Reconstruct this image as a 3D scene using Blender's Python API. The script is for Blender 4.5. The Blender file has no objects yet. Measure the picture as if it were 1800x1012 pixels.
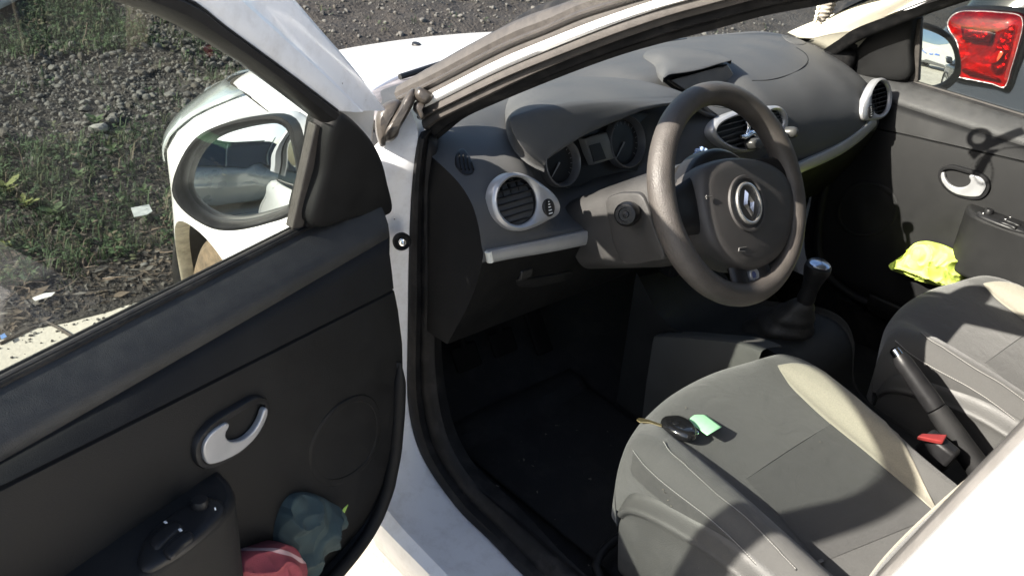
import bpy, math, random
import numpy as np
from mathutils import Vector, Matrix
random.seed(7); rng = np.random.default_rng(7)
SC = bpy.context.scene; COL = SC.collection
V3 = lambda *a: np.array(a, float)

# ------------------------------------------------------------------ camera model (metres; x right, y forward, z up; origin under the front axle)
CAM = V3(-1.5724, -1.8168, 1.5295); YAW, PITCH, ROLL, FPX = 0.7586, -0.4972, 0.0781, 1562.09
TH = 1.2721; HX, HY = -0.8305, -0.6112            # driver door: opening angle and hinge
cy, sy, cp, sp = math.cos(YAW), math.sin(YAW), math.cos(PITCH), math.sin(PITCH)
FWD = V3(sy*cp, cy*cp, sp); R0 = V3(cy, -sy, 0); U0 = np.cross(R0, FWD)
RGT = math.cos(ROLL)*R0 + math.sin(ROLL)*U0; UPV = -math.sin(ROLL)*R0 + math.cos(ROLL)*U0
CT, ST = math.cos(TH), math.sin(TH)
def undoor(v, pt=True):
    dx, dy = v[0]-(HX if pt else 0), v[1]-(HY if pt else 0)
    return V3(CT*dx-ST*dy+(HX if pt else 0), ST*dx+CT*dy+(HY if pt else 0), v[2])
def ray(px, py):
    d = FWD*FPX + RGT*(px-900) - UPV*(py-506); return CAM, d/np.linalg.norm(d)
def at(px, py, ax, val, dr=False):
    """measured point of the photo on the plane ax = val (dr: in the closed driver door's own frame)"""
    o, d = ray(px, py)
    if dr: o, d = undoor(o), undoor(d, False)
    i = 'xyz'.index(ax); return o + d*(val-o[i])/d[i]
def atn(px, py, P, n, dr=False):
    o, d = ray(px, py)
    if dr: o, d = undoor(o), undoor(d, False)
    return o + d*((P-o)@n)/(d@n)
def ats(L, ax, val, dr=False): return [at(p[0], p[1], ax, val, dr) for p in L]
def atns(L, P, n, dr=False): return [atn(p[0], p[1], P, n, dr) for p in L]

# ------------------------------------------------------------------ materials
MATS = {}
def mat(name, col, rough=.5, metal=0., var=.0, vscale=40., bump=0., bscale=300., dirt=None, dscale=6., damt=.5, coat=0., spec=.5, sheen=0., bdist=.002, detail=4, specks=0, bump2=None):
    if name in MATS: return MATS[name]
    m = bpy.data.materials.new(name); m.use_nodes = True; nt = m.node_tree; N = nt.nodes; L = nt.links
    p = N['Principled BSDF']; p.inputs['Roughness'].default_value = rough; p.inputs['Metallic'].default_value = metal
    p.inputs['Coat Weight'].default_value = coat; p.inputs['Coat Roughness'].default_value = .08
    p.inputs['Specular IOR Level'].default_value = spec; p.inputs['Sheen Weight'].default_value = sheen
    c = (*col, 1); p.inputs['Base Color'].default_value = c
    tc = N.new('ShaderNodeTexCoord'); src = None
    if var:
        n = N.new('ShaderNodeTexNoise'); n.inputs['Scale'].default_value = vscale; n.inputs['Detail'].default_value = detail
        L.new(tc.outputs['Object'], n.inputs['Vector'])
        r = N.new('ShaderNodeValToRGB'); r.color_ramp.elements[0].position = .3; r.color_ramp.elements[1].position = .7
        r.color_ramp.elements[0].color = (*[max(0, x*(1-var)) for x in col], 1); r.color_ramp.elements[1].color = (*[min(1, x*(1+var)) for x in col], 1)
        L.new(n.outputs['Fac'], r.inputs['Fac']); src = r.outputs['Color']
        rr = N.new('ShaderNodeMapRange'); rr.inputs[1].default_value = .3; rr.inputs[2].default_value = .7
        rr.inputs[3].default_value = max(.02, rough*.85); rr.inputs[4].default_value = min(1, rough*1.15)
        L.new(n.outputs['Fac'], rr.inputs[0]); L.new(rr.outputs[0], p.inputs['Roughness'])
    if dirt:
        n = N.new('ShaderNodeTexNoise'); n.inputs['Scale'].default_value = dscale; n.inputs['Detail'].default_value = 9; n.inputs['Roughness'].default_value = .7
        L.new(tc.outputs['Object'], n.inputs['Vector'])
        r = N.new('ShaderNodeMapRange'); r.inputs[1].default_value = .48; r.inputs[2].default_value = .72; r.inputs[4].default_value = damt
        L.new(n.outputs['Fac'], r.inputs[0])
        mx = N.new('ShaderNodeMix'); mx.data_type = 'RGBA'; L.new(r.outputs[0], mx.inputs['Factor'])
        if src: L.new(src, mx.inputs[6])
        else: mx.inputs[6].default_value = c
        mx.inputs[7].default_value = (*dirt, 1); src = mx.outputs[2]
    if specks:
        vo_ = N.new('ShaderNodeTexVoronoi'); vo_.inputs['Scale'].default_value = specks; vo_.inputs['Randomness'].default_value = 1.
        L.new(tc.outputs['Object'], vo_.inputs['Vector'])
        n3 = N.new('ShaderNodeTexNoise'); n3.inputs['Scale'].default_value = specks*.35; L.new(tc.outputs['Object'], n3.inputs['Vector'])
        mu = N.new('ShaderNodeMapRange'); mu.inputs[1].default_value = .55; mu.inputs[2].default_value = .8; mu.inputs[4].default_value = .16; L.new(n3.outputs['Fac'], mu.inputs[0])
        lt = N.new('ShaderNodeMath'); lt.operation = 'LESS_THAN'; L.new(vo_.outputs['Distance'], lt.inputs[0]); L.new(mu.outputs[0], lt.inputs[1])
        m3 = N.new('ShaderNodeMix'); m3.data_type = 'RGBA'; L.new(lt.outputs[0], m3.inputs['Factor'])
        if src: L.new(src, m3.inputs[6])
        else: m3.inputs[6].default_value = c
        m3.inputs[7].default_value = (.10, .085, .07, 1); src = m3.outputs[2]
    if src: L.new(src, p.inputs['Base Color'])
    if bump:
        n = N.new('ShaderNodeTexNoise'); n.inputs['Scale'].default_value = bscale; n.inputs['Detail'].default_value = 3
        L.new(tc.outputs['Object'], n.inputs['Vector'])
        b = N.new('ShaderNodeBump'); b.inputs['Strength'].default_value = bump; b.inputs['Distance'].default_value = bdist
        L.new(n.outputs['Fac'], b.inputs['Height']); L.new(b.outputs['Normal'], p.inputs['Normal'])
    if bump2 and bump:
        n = N.new('ShaderNodeTexNoise'); n.inputs['Scale'].default_value = bump2[0]; n.inputs['Detail'].default_value = 3; n.inputs['Distortion'].default_value = .6
        L.new(tc.outputs['Object'], n.inputs['Vector']); b2 = N.new('ShaderNodeBump'); b2.inputs['Strength'].default_value = bump2[1]; b2.inputs['Distance'].default_value = bump2[2]
        L.new(n.outputs['Fac'], b2.inputs['Height']); L.new(b2.outputs['Normal'], b.inputs['Normal'])
    MATS[name] = m; return m
def glassmat(name, tint, ior=1.45, rough=0., dust=.0):
    if name in MATS: return MATS[name]
    m = bpy.data.materials.new(name); m.use_nodes = True; nt = m.node_tree; N = nt.nodes; L = nt.links
    N.remove(N['Principled BSDF']); out = N['Material Output']
    t = N.new('ShaderNodeBsdfTransparent'); t.inputs[0].default_value = (*tint, 1)
    g = N.new('ShaderNodeBsdfGlossy'); g.inputs['Roughness'].default_value = rough; g.inputs[0].default_value = (1, 1, 1, 1)
    lw = N.new('ShaderNodeLayerWeight'); pw = N.new('ShaderNodeMath'); pw.operation = 'POWER'; pw.inputs[1].default_value = 5; L.new(lw.outputs['Facing'], pw.inputs[0])
    f = N.new('ShaderNodeMapRange'); r0 = ((ior-1)/(ior+1))**2*1.6; f.inputs[3].default_value = r0; f.inputs[4].default_value = 1.; L.new(pw.outputs[0], f.inputs[0])
    mx = N.new('ShaderNodeMixShader'); L.new(f.outputs[0], mx.inputs[0]); L.new(t.outputs[0], mx.inputs[1]); L.new(g.outputs[0], mx.inputs[2])
    sh = mx.outputs[0]
    if dust:
        d = N.new('ShaderNodeBsdfDiffuse'); d.inputs[0].default_value = (.55, .57, .55, 1)
        tc = N.new('ShaderNodeTexCoord'); n = N.new('ShaderNodeTexNoise'); n.inputs['Scale'].default_value = 3; n.inputs['Detail'].default_value = 6
        L.new(tc.outputs['Object'], n.inputs['Vector'])
        r = N.new('ShaderNodeMapRange'); r.inputs[1].default_value = .3; r.inputs[2].default_value = .75; r.inputs[3].default_value = dust*.5; r.inputs[4].default_value = dust*1.5
        L.new(n.outputs['Fac'], r.inputs[0])
        m2 = N.new('ShaderNodeMixShader'); L.new(r.outputs[0], m2.inputs[0]); L.new(sh, m2.inputs[1]); L.new(d.outputs[0], m2.inputs[2]); sh = m2.outputs[0]
    L.new(sh, out.inputs['Surface']); MATS[name] = m; return m

PAINT = mat('white_paint', (.80, .80, .80), .28, coat=.6, var=.03, vscale=3, dirt=(.42, .38, .33), dscale=9, damt=.12)
JAMB = mat('jamb_paint', (.74, .75, .78), .33, coat=.4, dirt=(.25, .22, .19), dscale=22, damt=.3, var=.04, vscale=5, specks=38)
PLAST = mat('black_plastic', (.0115, .0116, .0122), .58, var=.18, vscale=14, bump=.35, bscale=900, dirt=(.019, .0186, .0178), dscale=7, damt=.35, spec=.2)
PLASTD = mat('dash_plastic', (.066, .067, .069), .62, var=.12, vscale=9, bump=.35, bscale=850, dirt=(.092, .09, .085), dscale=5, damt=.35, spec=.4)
BELT = mat('sunlit_belt_plastic', (.026, .0265, .0275), .5, spec=.45, var=.2, vscale=60, bump=.5, bscale=700, dirt=(.05, .049, .047), dscale=9, damt=.7)  # base colour lifted over the trim plastic to stand for sunlight on the ledge
PLASTS = mat('smooth_black_plastic', (.012, .012, .013), .40, spec=.3, var=.2, vscale=30, bump=.1, bscale=500)
RUBBER = mat('dusty_rubber', (.047, .042, .039), .6, var=.15, vscale=60, bump=.25, bscale=300, dirt=(.075, .067, .06), dscale=40, damt=.5)
SEAL = mat('black_seal_rubber', (.010, .010, .011), .6, spec=.2, var=.3, vscale=40, bump=.2, bscale=250, dirt=(.06, .055, .05), dscale=20, damt=.4)
SILVER = mat('satin_silver', (.40, .405, .42), .38, .5, var=.06, vscale=40, bump=.05, bscale=600)
CHROME = mat('chrome', (.85, .86, .88), .12, 1., var=.03, vscale=20)
FABRIC = mat('seat_fabric', (.057, .0568, .0555), .92, var=.16, vscale=420, bump=.9, bscale=900, sheen=.25, bdist=.001, dirt=(.074, .0735, .071), dscale=5, damt=.5, bump2=(16, .5, .006))
FABRICD = mat('seat_fabric_dark', (.045, .045, .0445), .92, var=.16, vscale=420, bump=.9, bscale=900, sheen=.2, bdist=.001, bump2=(16, .5, .006))
BOLST = mat('bolster_fabric', (.034, .034, .0335), .85, var=.16, vscale=300, bump=.5, bscale=1100, sheen=.2, bdist=.001, dirt=(.065, .063, .059), dscale=18, damt=.5)
BEIGE = mat('beige_insert_fabric', (.235, .22, .178), .9, var=.12, vscale=420, bump=.9, bscale=900, sheen=.2, bdist=.001)
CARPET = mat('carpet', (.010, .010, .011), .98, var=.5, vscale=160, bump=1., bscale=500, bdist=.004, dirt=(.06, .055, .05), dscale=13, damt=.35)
LINER = mat('pale_trim', (.52, .49, .40), .8, var=.05, vscale=60, bump=.2, bscale=600)
GLASS = glassmat('tinted_window_glass', (.55, .59, .57), 1.45, 0, .014)
SCREEN = glassmat('windscreen_glass', (.90, .92, .91), 1.4, 0, .015)
DARKGLASS = mat('dark_glass', (.02, .024, .026), .05, spec=.8)
MIRROR = mat('mirror_silver', (.86, .88, .87), .01, 1.)
RED = mat('red_plastic', (.20, .025, .024), .4, var=.1)
TYRE = mat('tyre_rubber', (.10, .075, .05), .9, var=.35, vscale=30, bump=.5, bscale=90, dirt=(.32, .23, .14), dscale=8, damt=.8)
ALLOY = mat('wheel_silver', (.5, .5, .5), .4, .6, var=.15)
CREAM = mat('cream_lining', (.5, .48, .42), .9, var=.2, vscale=30)
THREAD = mat('pale_thread', (.30, .295, .28), .8)

# ------------------------------------------------------------------ mesh helpers
class MB:
    def __init__(s): s.v, s.f = [], []
    def add(s, v, f):
        o = len(s.v); s.v += [tuple(map(float, p)) for p in v]; s.f += [tuple(i+o for i in q) for q in f]; return s
    def build(s, name, m, parent=None, smooth=True, bevel=0, sub=0, solid=0, mirror=False, base=None, auto=40, off=1, bseg=2):
        v = s.v; f = s.f
        if mirror: v = [(-a, b, c) for a, b, c in v]; f = [q[::-1] for q in f]
        if base is not None: v = [(a-base[0], b-base[1], c-base[2]) for a, b, c in v]
        me = bpy.data.meshes.new(name); me.from_pydata(v, [], f); me.validate(); me.update()
        import bmesh
        bm = bmesh.new(); bm.from_mesh(me); bmesh.ops.remove_doubles(bm, verts=bm.verts, dist=1e-5)
        bmesh.ops.recalc_face_normals(bm, faces=bm.faces)
        if smooth:
            lim = math.radians(auto)
            for e in bm.edges:
                if len(e.link_faces) == 2 and e.calc_face_angle(0) > lim: e.smooth = False
            for q in bm.faces: q.smooth = True
        bm.to_mesh(me); bm.free()
        o = bpy.data.objects.new(name, me); COL.objects.link(o)
        ms = m if isinstance(m, (list, tuple)) else [m]
        for x in ms: me.materials.append(x)
        if base is not None: o.location = base
        if parent is not None: o.parent = parent
        if solid: k = o.modifiers.new('s', 'SOLIDIFY'); k.thickness = solid; k.offset = off
        if bevel:
            k = o.modifiers.new('b', 'BEVEL'); k.width = bevel; k.segments = bseg; k.limit_method = 'ANGLE'; k.angle_limit = math.radians(35)
        if sub: k = o.modifiers.new('u', 'SUBSURF'); k.levels = sub; k.render_levels = sub
        return o
def cr(P, n, closed=False):
    """Catmull-Rom resample of a polyline to n points, by chord length"""
    P = np.array(P, float)
    if closed: P = np.vstack([P, P[:1]])
    d = np.r_[0, np.cumsum(np.maximum(np.linalg.norm(np.diff(P, axis=0), axis=1), 1e-9))]
    t = np.linspace(0, d[-1], n+1 if closed else n); out = np.zeros((len(t), P.shape[1]))
    m = np.zeros_like(P); h = np.diff(d)
    for i in range(len(P)):
        if 0 < i < len(P)-1: m[i] = (P[i+1]-P[i-1])/(d[i+1]-d[i-1])
        elif closed: m[i] = (P[1]-P[-2])/(h[0]+h[-1])
        elif i == 0: m[i] = (P[1]-P[0])/h[0]
        else: m[i] = (P[-1]-P[-2])/h[-1]
    k = np.clip(np.searchsorted(d, t, side='right')-1, 0, len(h)-1); s = ((t-d[k])/h[k])[:, None]; H = h[k][:, None]
    out = (2*s**3-3*s**2+1)*P[k]+(s**3-2*s**2+s)*H*m[k]+(-2*s**3+3*s**2)*P[k+1]+(s**3-s**2)*H*m[k+1]
    return out[:-1] if closed else out
def grid(rows, closed=False):
    nr, nc = len(rows), len(rows[0]); v = [p for r in rows for p in r]; f = []
    for i in range(nr-1):
        for j in range(nc if closed else nc-1):
            k = (j+1) % nc; f.append((i*nc+j, i*nc+k, (i+1)*nc+k, (i+1)*nc+j))
    return v, f
def net(rows, nu, nv):
    """smooth surface through a control net: rows of control points; nv samples across rows, nu along"""
    R = np.array([cr_idx(r, nu) for r in rows]); return np.array([cr_idx(R[:, j], nv) for j in range(nu)]).transpose(1, 0, 2)
def cr_idx(P, n):
    """Catmull-Rom in index space (keeps control rows aligned)"""
    P = np.array(P, float); t = np.linspace(0, len(P)-1, n); k = np.clip(t.astype(int), 0, len(P)-2); s = (t-k)[:, None]
    m = np.zeros_like(P); m[1:-1] = (P[2:]-P[:-2])/2; m[0] = P[1]-P[0]; m[-1] = P[-1]-P[-2]
    return (2*s**3-3*s**2+1)*P[k]+(s**3-2*s**2+s)*m[k]+(-2*s**3+3*s**2)*P[k+1]+(s**3-s**2)*m[k+1]
def frame(n, up=V3(0, 0, 1)):
    n = np.array(n, float)/np.linalg.norm(n); a = np.cross(up, n)
    if np.linalg.norm(a) < 1e-6: a = np.cross(V3(0, 1, 0), n)
    a /= np.linalg.norm(a); return a, np.cross(n, a), n
def tube(path, r, n=10, closed=False, caps=True, sq=1.):
    P = np.array(path, float); N = len(P); rs = np.broadcast_to(np.array(r, float), N) if np.ndim(r) < 2 else r
    T = np.gradient(P, axis=0) if not closed else np.roll(P, -1, 0)-np.roll(P, 1, 0)
    T /= np.linalg.norm(T, axis=1)[:, None]+1e-12
    a = np.cross(T[0], V3(.3, .2, 1)); a /= np.linalg.norm(a); rows = []
    for i in range(N):
        a = a-T[i]*(a@T[i]); a /= np.linalg.norm(a); b = np.cross(T[i], a)
        rows.append([P[i]+rs[i]*(math.cos(q)*a+sq*math.sin(q)*b) for q in np.linspace(0, 2*math.pi, n, endpoint=False)])
    if closed: rows.append(rows[0])
    v, f = grid(rows, True)
    if caps and not closed: f += [tuple(range(n))[::-1], tuple((N-1)*n+i for i in range(n))]
    return v, f
def pillow(out, n, h, back=.004, prof=((0, 0), (.03, .35), (.09, .7), (.2, .92), (.45, 1.)), num=64, smooth=True):
    """domed pad from an outline: rings shrink towards the centre as they rise along n"""
    P = cr(out, num, True) if smooth else np.array(out, float); n = np.array(n, float)/np.linalg.norm(n); c = P.mean(0); k = len(P)
    rows = [P-n*back]+[c+(P-c)*(1-i)+n*h*z for i, z in prof]; v, f = grid(rows, True); v = list(v); v.append(c+n*h*prof[-1][1])
    b = (len(rows)-1)*k; f += [(b+i, b+(i+1) % k, len(v)-1) for i in range(k)]; f.append(tuple(range(k))[::-1]); return v, f
def slab(out, n, t0, t1):
    P = np.array(out, float); n = np.array(n, float)/np.linalg.norm(n); k = len(P)
    v = list(P+n*t0)+list(P+n*t1); f = [tuple(range(k))[::-1], tuple(range(k, 2*k))]+[(i, (i+1) % k, k+(i+1) % k, k+i) for i in range(k)]; return v, f
def ringband(o1, o2, n, h, back=.01, num=64, dome=.0):
    """raised frame between outline o1 (outer) and o2 (inner)"""
    A, B = cr(o1, num, True), cr(o2, num, True); n = np.array(n, float)/np.linalg.norm(n)
    rows = [A-n*back, A+n*h*.5, A+(B-A)*.12+n*h*.9, (A+B)/2+n*(h+dome), B+(A-B)*.12+n*h*.9, B+n*h*.4, B-n*back]
    return grid(rows, True)
def box(c, s, R=None):
    v = [V3(a, b, d)*np.array(s)/2 for a in (-1, 1) for b in (-1, 1) for d in (-1, 1)]
    if R is not None: v = [R@p for p in v]
    v = [p+np.array(c) for p in v]; return v, [(0, 1, 3, 2), (4, 6, 7, 5), (0, 4, 5, 1), (2, 3, 7, 6), (0, 2, 6, 4), (1, 5, 7, 3)]
def disc(c, n, r, h, num=32, back=.004, up=V3(0, 0, 1), sx=1., prof=((0, 0), (.06, .7), (.2, 1.), (.6, 1.))):
    a, b, n = frame(n, up); return pillow([np.array(c)+r*(sx*math.cos(t)*a+math.sin(t)*b) for t in np.linspace(0, 2*math.pi, num, endpoint=False)], n, h, back, prof, smooth=False)
def circ(c, n, r, num=32, up=V3(0, 0, 1), sx=1.):
    a, b, n = frame(n, up); return [np.array(c)+r*(sx*math.cos(t)*a+math.sin(t)*b) for t in np.linspace(0, 2*math.pi, num, endpoint=False)]
def revolve(c, axis, prof, num=40, up=V3(0, 0, 1)):
    a, b, n = frame(axis, up); rows = []
    for (r, z) in prof: rows.append([np.array(c)+n*z+r*(math.cos(t)*a+math.sin(t)*b) for t in np.linspace(0, 2*math.pi, num, endpoint=False)])
    return grid(rows, True)
def tag(o, label=None, cat=None, group=None, kind=None):
    if label: o['label'] = label
    if cat: o['category'] = cat
    if group: o['group'] = group
    if kind: o['kind'] = kind
    return o
def empty(name, loc=(0, 0, 0), parent=None):
    o = bpy.data.objects.new(name, None); COL.objects.link(o); o.location = loc; o.empty_display_size = .05
    if parent is not None: o.parent = parent
    return o
def vnoise(p, s=1., seed=0.):
    from mathutils import noise
    return noise.noise(Vector((p[0]*s+seed, p[1]*s+seed*1.7, p[2]*s-seed)))

# ================================================================== THE WHITE CAR
car = empty('hatchback_car')
tag(car, 'white hatchback in the middle with its driver door wide open, dark grey interior', 'car')
MX = V3(-1, 1, 1)
# ------------------------------------------------------------------ doors (built in the closed driver door's frame; the passenger's is the mirror image)
zb = lambda y: .975+(y+.807)*.0343
zc = lambda y: .850-(y+.778)*.0735
YF = [(.25, -1.02), (.372, -.93), (.385, -.86), (.405, -.79), (.43, -.752), (.47, -.722), (.54, -.702), (.62, -.694), (.72, -.691), (.85, -.700), (.90, -.690), (.94, -.668), (.99, -.648)]
yf = lambda z: float(np.interp(z, [a for a, b in YF], [b for a, b in YF]))
YR = -1.60
NW = V3(1, 0, -.19)/np.linalg.norm(V3(1, 0, -.19)); PW = V3(-.745, 0, .97)      # plane of the side glass (tumblehome)
def wpl(L, off=0.): return atns(L, PW+NW*off, NW, True)
def panel_rows():
    P = []
    mz = lambda t: (lambda y: (zb(y)-.058)*(1-t)+(zc(y)+.0035)*t)
    spec = [(-.744, lambda y: zb(y)-.008), (-.734, lambda y: zb(y)-.009), (-.721, lambda y: zb(y)-.018), (-.707, lambda y: zb(y)-.030), (-.695, lambda y: zb(y)-.043), (-.6855, lambda y: zb(y)-.058),
            (-.6765, mz(.30)), (-.668, mz(.65)), (-.6605, mz(1.)), (-.6655, lambda y: zc(y)+.0012), (-.6655, lambda y: zc(y)-.0012), (-.6595, lambda y: zc(y)-.0035), (-.654, lambda y: zc(y)-.035), (-.648, lambda y: .745), (-.645, lambda y: .66),
            (-.645, lambda y: .60), (-.647, lambda y: .54), (-.651, lambda y: .48), (-.656, lambda y: .43), (-.664, lambda y: .395), (-.690, lambda y: .372)]
    for x, zf in spec:
        y0 = yf(zf(-.70)); ys = [y0+.012, y0+.004, y0]+list(np.linspace(y0-.01, YR, 44)); dx = [-.035, -.010, -.002]+[0]*44
        P.append([V3(x+d, y, zf(y)) for y, d in zip(ys, dx)])
    return P
RECESS = mat('recess_black', (.006, .006, .007), .5, spec=.2)
def make_door(name, mirror):
    D = empty(name, parent=car); k = dict(parent=D, mirror=mirror)
    # painted shell
    loop = [(-.745, .938), (-.782, .926), (-.822, .85), (-.85, .68), (-.848, .5), (-.835, .33), (-.82, .262), (-.735, .33), (-.71, .40), (-.70, .6), (-.705, .85)]
    L2 = cr(loop, 40, True); rows = []
    for t in [0, .03, .2, .4, .6, .8, .97, 1]:
        rows.append([V3(x if 0 < t < 1 else x*.99-.008, (1-t)*(yf(z)+.035+max(-.72-x, 0)*.45)+t*(YR-.005), z) for x, z in L2])
    v, f = grid(rows, True); n = len(L2); f += [tuple(range(n)), tuple((len(rows)-1)*n+i for i in range(n))[::-1]]
    MB().add(v, f).build('door_shell', PAINT, **k)
    pr = panel_rows(); MB().add(*grid(pr[5:])).build('trim_panel', PLAST, **k, solid=.004, auto=50, off=0)
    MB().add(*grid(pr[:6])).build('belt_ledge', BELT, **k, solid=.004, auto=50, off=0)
    # raised rim round the front and the bottom of the trim: the lip of the map pocket
    rim = [V3(-.640, yf(z)-.016, z) for z in np.linspace(.72, .405, 14)]+[V3(-.636, y, .392) for y in (-.88, -.95, -1.05, -1.2, -1.4, -1.56)]
    rr = cr(rim, 60); MB().add(*tube(rr, np.clip(np.linspace(.002, .25, 60), 0, .011), 12)).build('pocket_lip', PLAST, **k)
    MB().add(*grid([list(rr), [p+V3(-.03, .0, -.004) for p in rr], [p+V3(-.07, .004, .0) for p in rr]])).build('pocket_floor', PLAST, **k, solid=.003)
    pw = [[V3(-.650, y, .385), V3(-.618, y, .375), V3(-.598, y, .40), V3(-.590, y, .435), V3(-.594, y, .440), V3(-.604, y, .41)] for y in np.linspace(-.93, -1.57, 20)]
    MB().add(*grid(pw)).build('map_pocket', PLAST, **k, solid=.003)
    # glass and its frame
    G = [(565, 215), (490, 158), (420, 108), (300, 40), (200, 3)]; S = [(597, 197), (520, 138), (400, 50), (330, 0)]; O = [(694, 200), (640, 128), (580, 58), (530, 0)]
    def ext(Lp, tail): return list(Lp)+tail
    gx = lambda y, z, off=0: V3(PW[0]+.19*(z-.97)+off, y, z)
    g = ext(wpl(G, .016), [gx(-1.25, 1.378, .016), gx(-1.40, 1.398, .016), gx(-1.46, 1.392, .016), gx(-1.485, 1.36, .016), gx(-1.475, 1.20, .016), gx(-1.465, .97, .016)])
    s = ext(wpl(S, .03), [gx(-1.25, 1.405, .03), gx(-1.43, 1.424, .03), gx(-1.50, 1.412, .03), gx(-1.525, 1.37, .03), gx(-1.515, 1.20, .03), gx(-1.505, .97, .03)])
    o = ext(wpl(O, .012), [gx(-.95, 1.372, .008), gx(-1.10, 1.418, .005), gx(-1.25, 1.446, 0), gx(-1.46, 1.462, 0), gx(-1.56, 1.45, 0), gx(-1.60, 1.39, 0), gx(-1.60, 1.2, 0), gx(-1.60, .97, 0)])
    n = 70; A, B = cr(g, n), cr(s, n)
    C_ = cr(o, n)
    w = np.linspace(0, 1, n)
    trim = [A-NW*.02, A-NW*.002, A+(B-A)*.12+NW*.006, (A+B)/2+NW*.010, B+(A-B)*.12+NW*.004, B-NW*.008]
    MB().add(*grid([list(r) for r in trim])).build('window_trim', PLASTS, **k)
    # painted frame: a stepped flange from the trim seam to the outer edge
    mid = lambda t, h: B+(C_-B)*t+NW*h
    fr = [B-NW*.012, B-NW*.006, mid(.10, -.003), mid(.25, -.001), mid(.40, -.002), mid(.46, -.007), mid(.60, -.009), mid(.75, -.009), mid(.93, -.012), mid(1., -.020), mid(1., -.045), mid(.6, -.06), mid(0., -.06)]
    MB().add(*grid([list(r) for r in fr])).build('window_frame', JAMB, **k, auto=28)
    sd = cr(list(B-NW*.004), n); MB().add(*tube(sd, .0022, 6)).build('frame_seal', SEAL, **k)
    # glass: belt line up to the frame
    gl = [V3(PW[0]+.19*(zb(y)-.02-.97), y, zb(y)-.02) for y in np.linspace(-.79, -1.52, n)]
    top = [p-NW*.014 for p in cr(list(g[:-2]), n)]; MB().add(*grid([gl, [(a+b)/2 for a, b in zip(gl, top)], top])).build('window_glass', GLASS, **k)
    # belt seals
    for dx, dz, r, m_ in ((-.748, -.003, .0045, SEAL), (-.7415, -.002, .0035, RUBBER), (-.735, -.005, .004, SEAL)):
        MB().add(*tube([V3(dx, y, zb(y)+dz-.002) for y in np.linspace(-.79, -1.58, 30)], r, 8)).build('belt_seal', m_, **k)
    # glass run channel beside the sail panel
    a1, a2 = wpl([(553, 218), (512, 402)], .004); b1, b2 = wpl([(566, 222), (531, 398)], .004); c1, c2 = wpl([(582, 224), (550, 394)], .008)
    MB().add(*slab([a1, b1, b2, a2], NW, -.012, .003)).build('glass_channel', RUBBER, **k, bevel=.002)
    MB().add(*slab([b1, c1, c2, b2], NW, -.012, .008)).build('glass_channel', SEAL, **k, bevel=.003)
    # sail panel
    sp = wpl([(546, 394), (566, 300), (578, 226), (590, 203), (603, 199), (640, 233), (664, 272), (677, 318), (684, 372), (620, 382)], .022)
    MB().add(*pillow(sp, NW, .009, .04, prof=((0, 0), (.02, .5), (.07, .85), (.2, 1.), (.5, 1.05)), num=80, smooth=True)).build('sail_panel', PLAST, **k)
    MB().add(*slab([V3(-.80, -.607, .948), V3(-.775, -.606, 1.04), V3(-.755, -.620, 1.118), V3(-.742, -.70, 1.155), V3(-.742, -.745, 1.12), V3(-.762, -.745, .95)], V3(1, 0, -.2), -.03, .0)).build('door_corner', PAINT, **k, bevel=.008)
    # mirror
    nm = V3(.35, -.92, .17); nm /= np.linalg.norm(nm); PM = V3(-.92, -.80, 1.0)
    ro = atns([(303, 335), (316, 285), (345, 242), (388, 219), (440, 207), (488, 204), (511, 218), (523, 258), (529, 300), (525, 345), (514, 376), (470, 393), (420, 404), (380, 403), (345, 387), (316, 362)], PM, nm, True)
    ri = atns([(327, 322), (340, 277), (372, 246), (422, 230), (478, 223), (499, 234), (510, 272), (516, 315), (509, 352), (468, 373), (420, 384), (376, 380), (348, 364), (333, 345)], PM-nm*.006, nm, True)
    ro, ri = cr(ro, 64, True), cr(ri, 64, True); ri = ri+(ro-ri)*.25; c = ro.mean(0)
    rows = [ro-nm*.035, ro-nm*.006, ro+nm*.002, ro+(ri-ro)*.35+nm*.004, ri+(ro-ri)*.2-nm*.0, ri-nm*.008, ri-nm*.016]
    MB().add(*grid(rows, True)).build('mirror_surround', PLASTS, **k)
    # cap behind
    prof = [(0, .0), (-.03, .2), (.0, .45), (.12, .72), (.35, .92), (.7, 1.)]
    cap = [c+(ro-c)*(1-i)-nm*(.03+.085*z) for i, z in prof]; v, f = grid([r for r in cap], True); b = (len(cap)-1)*64; v = list(v)+[c-nm*.117]; f += [(b+i, b+(i+1) % 64, len(v)-1) for i in range(64)]
    MB().add(v, f).build('mirror_cap', PAINT, **k)
    gc = ri.mean(0); qs = (1.04, .9, .75, .6, .45, .3, .15, .03); gr = [gc+(ri-gc)*q for q in qs]
    # the glass is turned in its housing towards what the photo shows in it
    Pw = gc*MX if mirror else np.array(DM @ Vector(gc)); tgt = V3(2.0, -9.0, .72)
    a_, b_ = CAM-Pw, tgt-Pw; gn = a_/np.linalg.norm(a_)+b_/np.linalg.norm(b_); gn = gn*MX if mirror else undoor(gn, False); gn /= np.linalg.norm(gn)
    if mirror: gr = [[p-nm*((p-gc)@gn)/(nm@gn) for p in r] for r in gr]
    gr = [r-nm*(.010+(.0055 if mirror else .006)*q*q) for r, q in zip(gr, qs)]
    v, f = grid(gr, True); f.append(tuple(7*64+i for i in range(64)))
    MB().add(v, f).build('mirror_glass', MIRROR, **k)
    MB().add(*box((-.785, -.715, .975), (.05, .05, .05))).build('mirror_arm', PLASTS, **k, bevel=.012)
    # inner handle
    bz = ats([(338, 790), (347, 765), (372, 738), (410, 715), (445, 696), (466, 700), (470, 722), (455, 755), (425, 788), (388, 812), (358, 822), (342, 812)], 'x', -.647, True)
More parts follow.
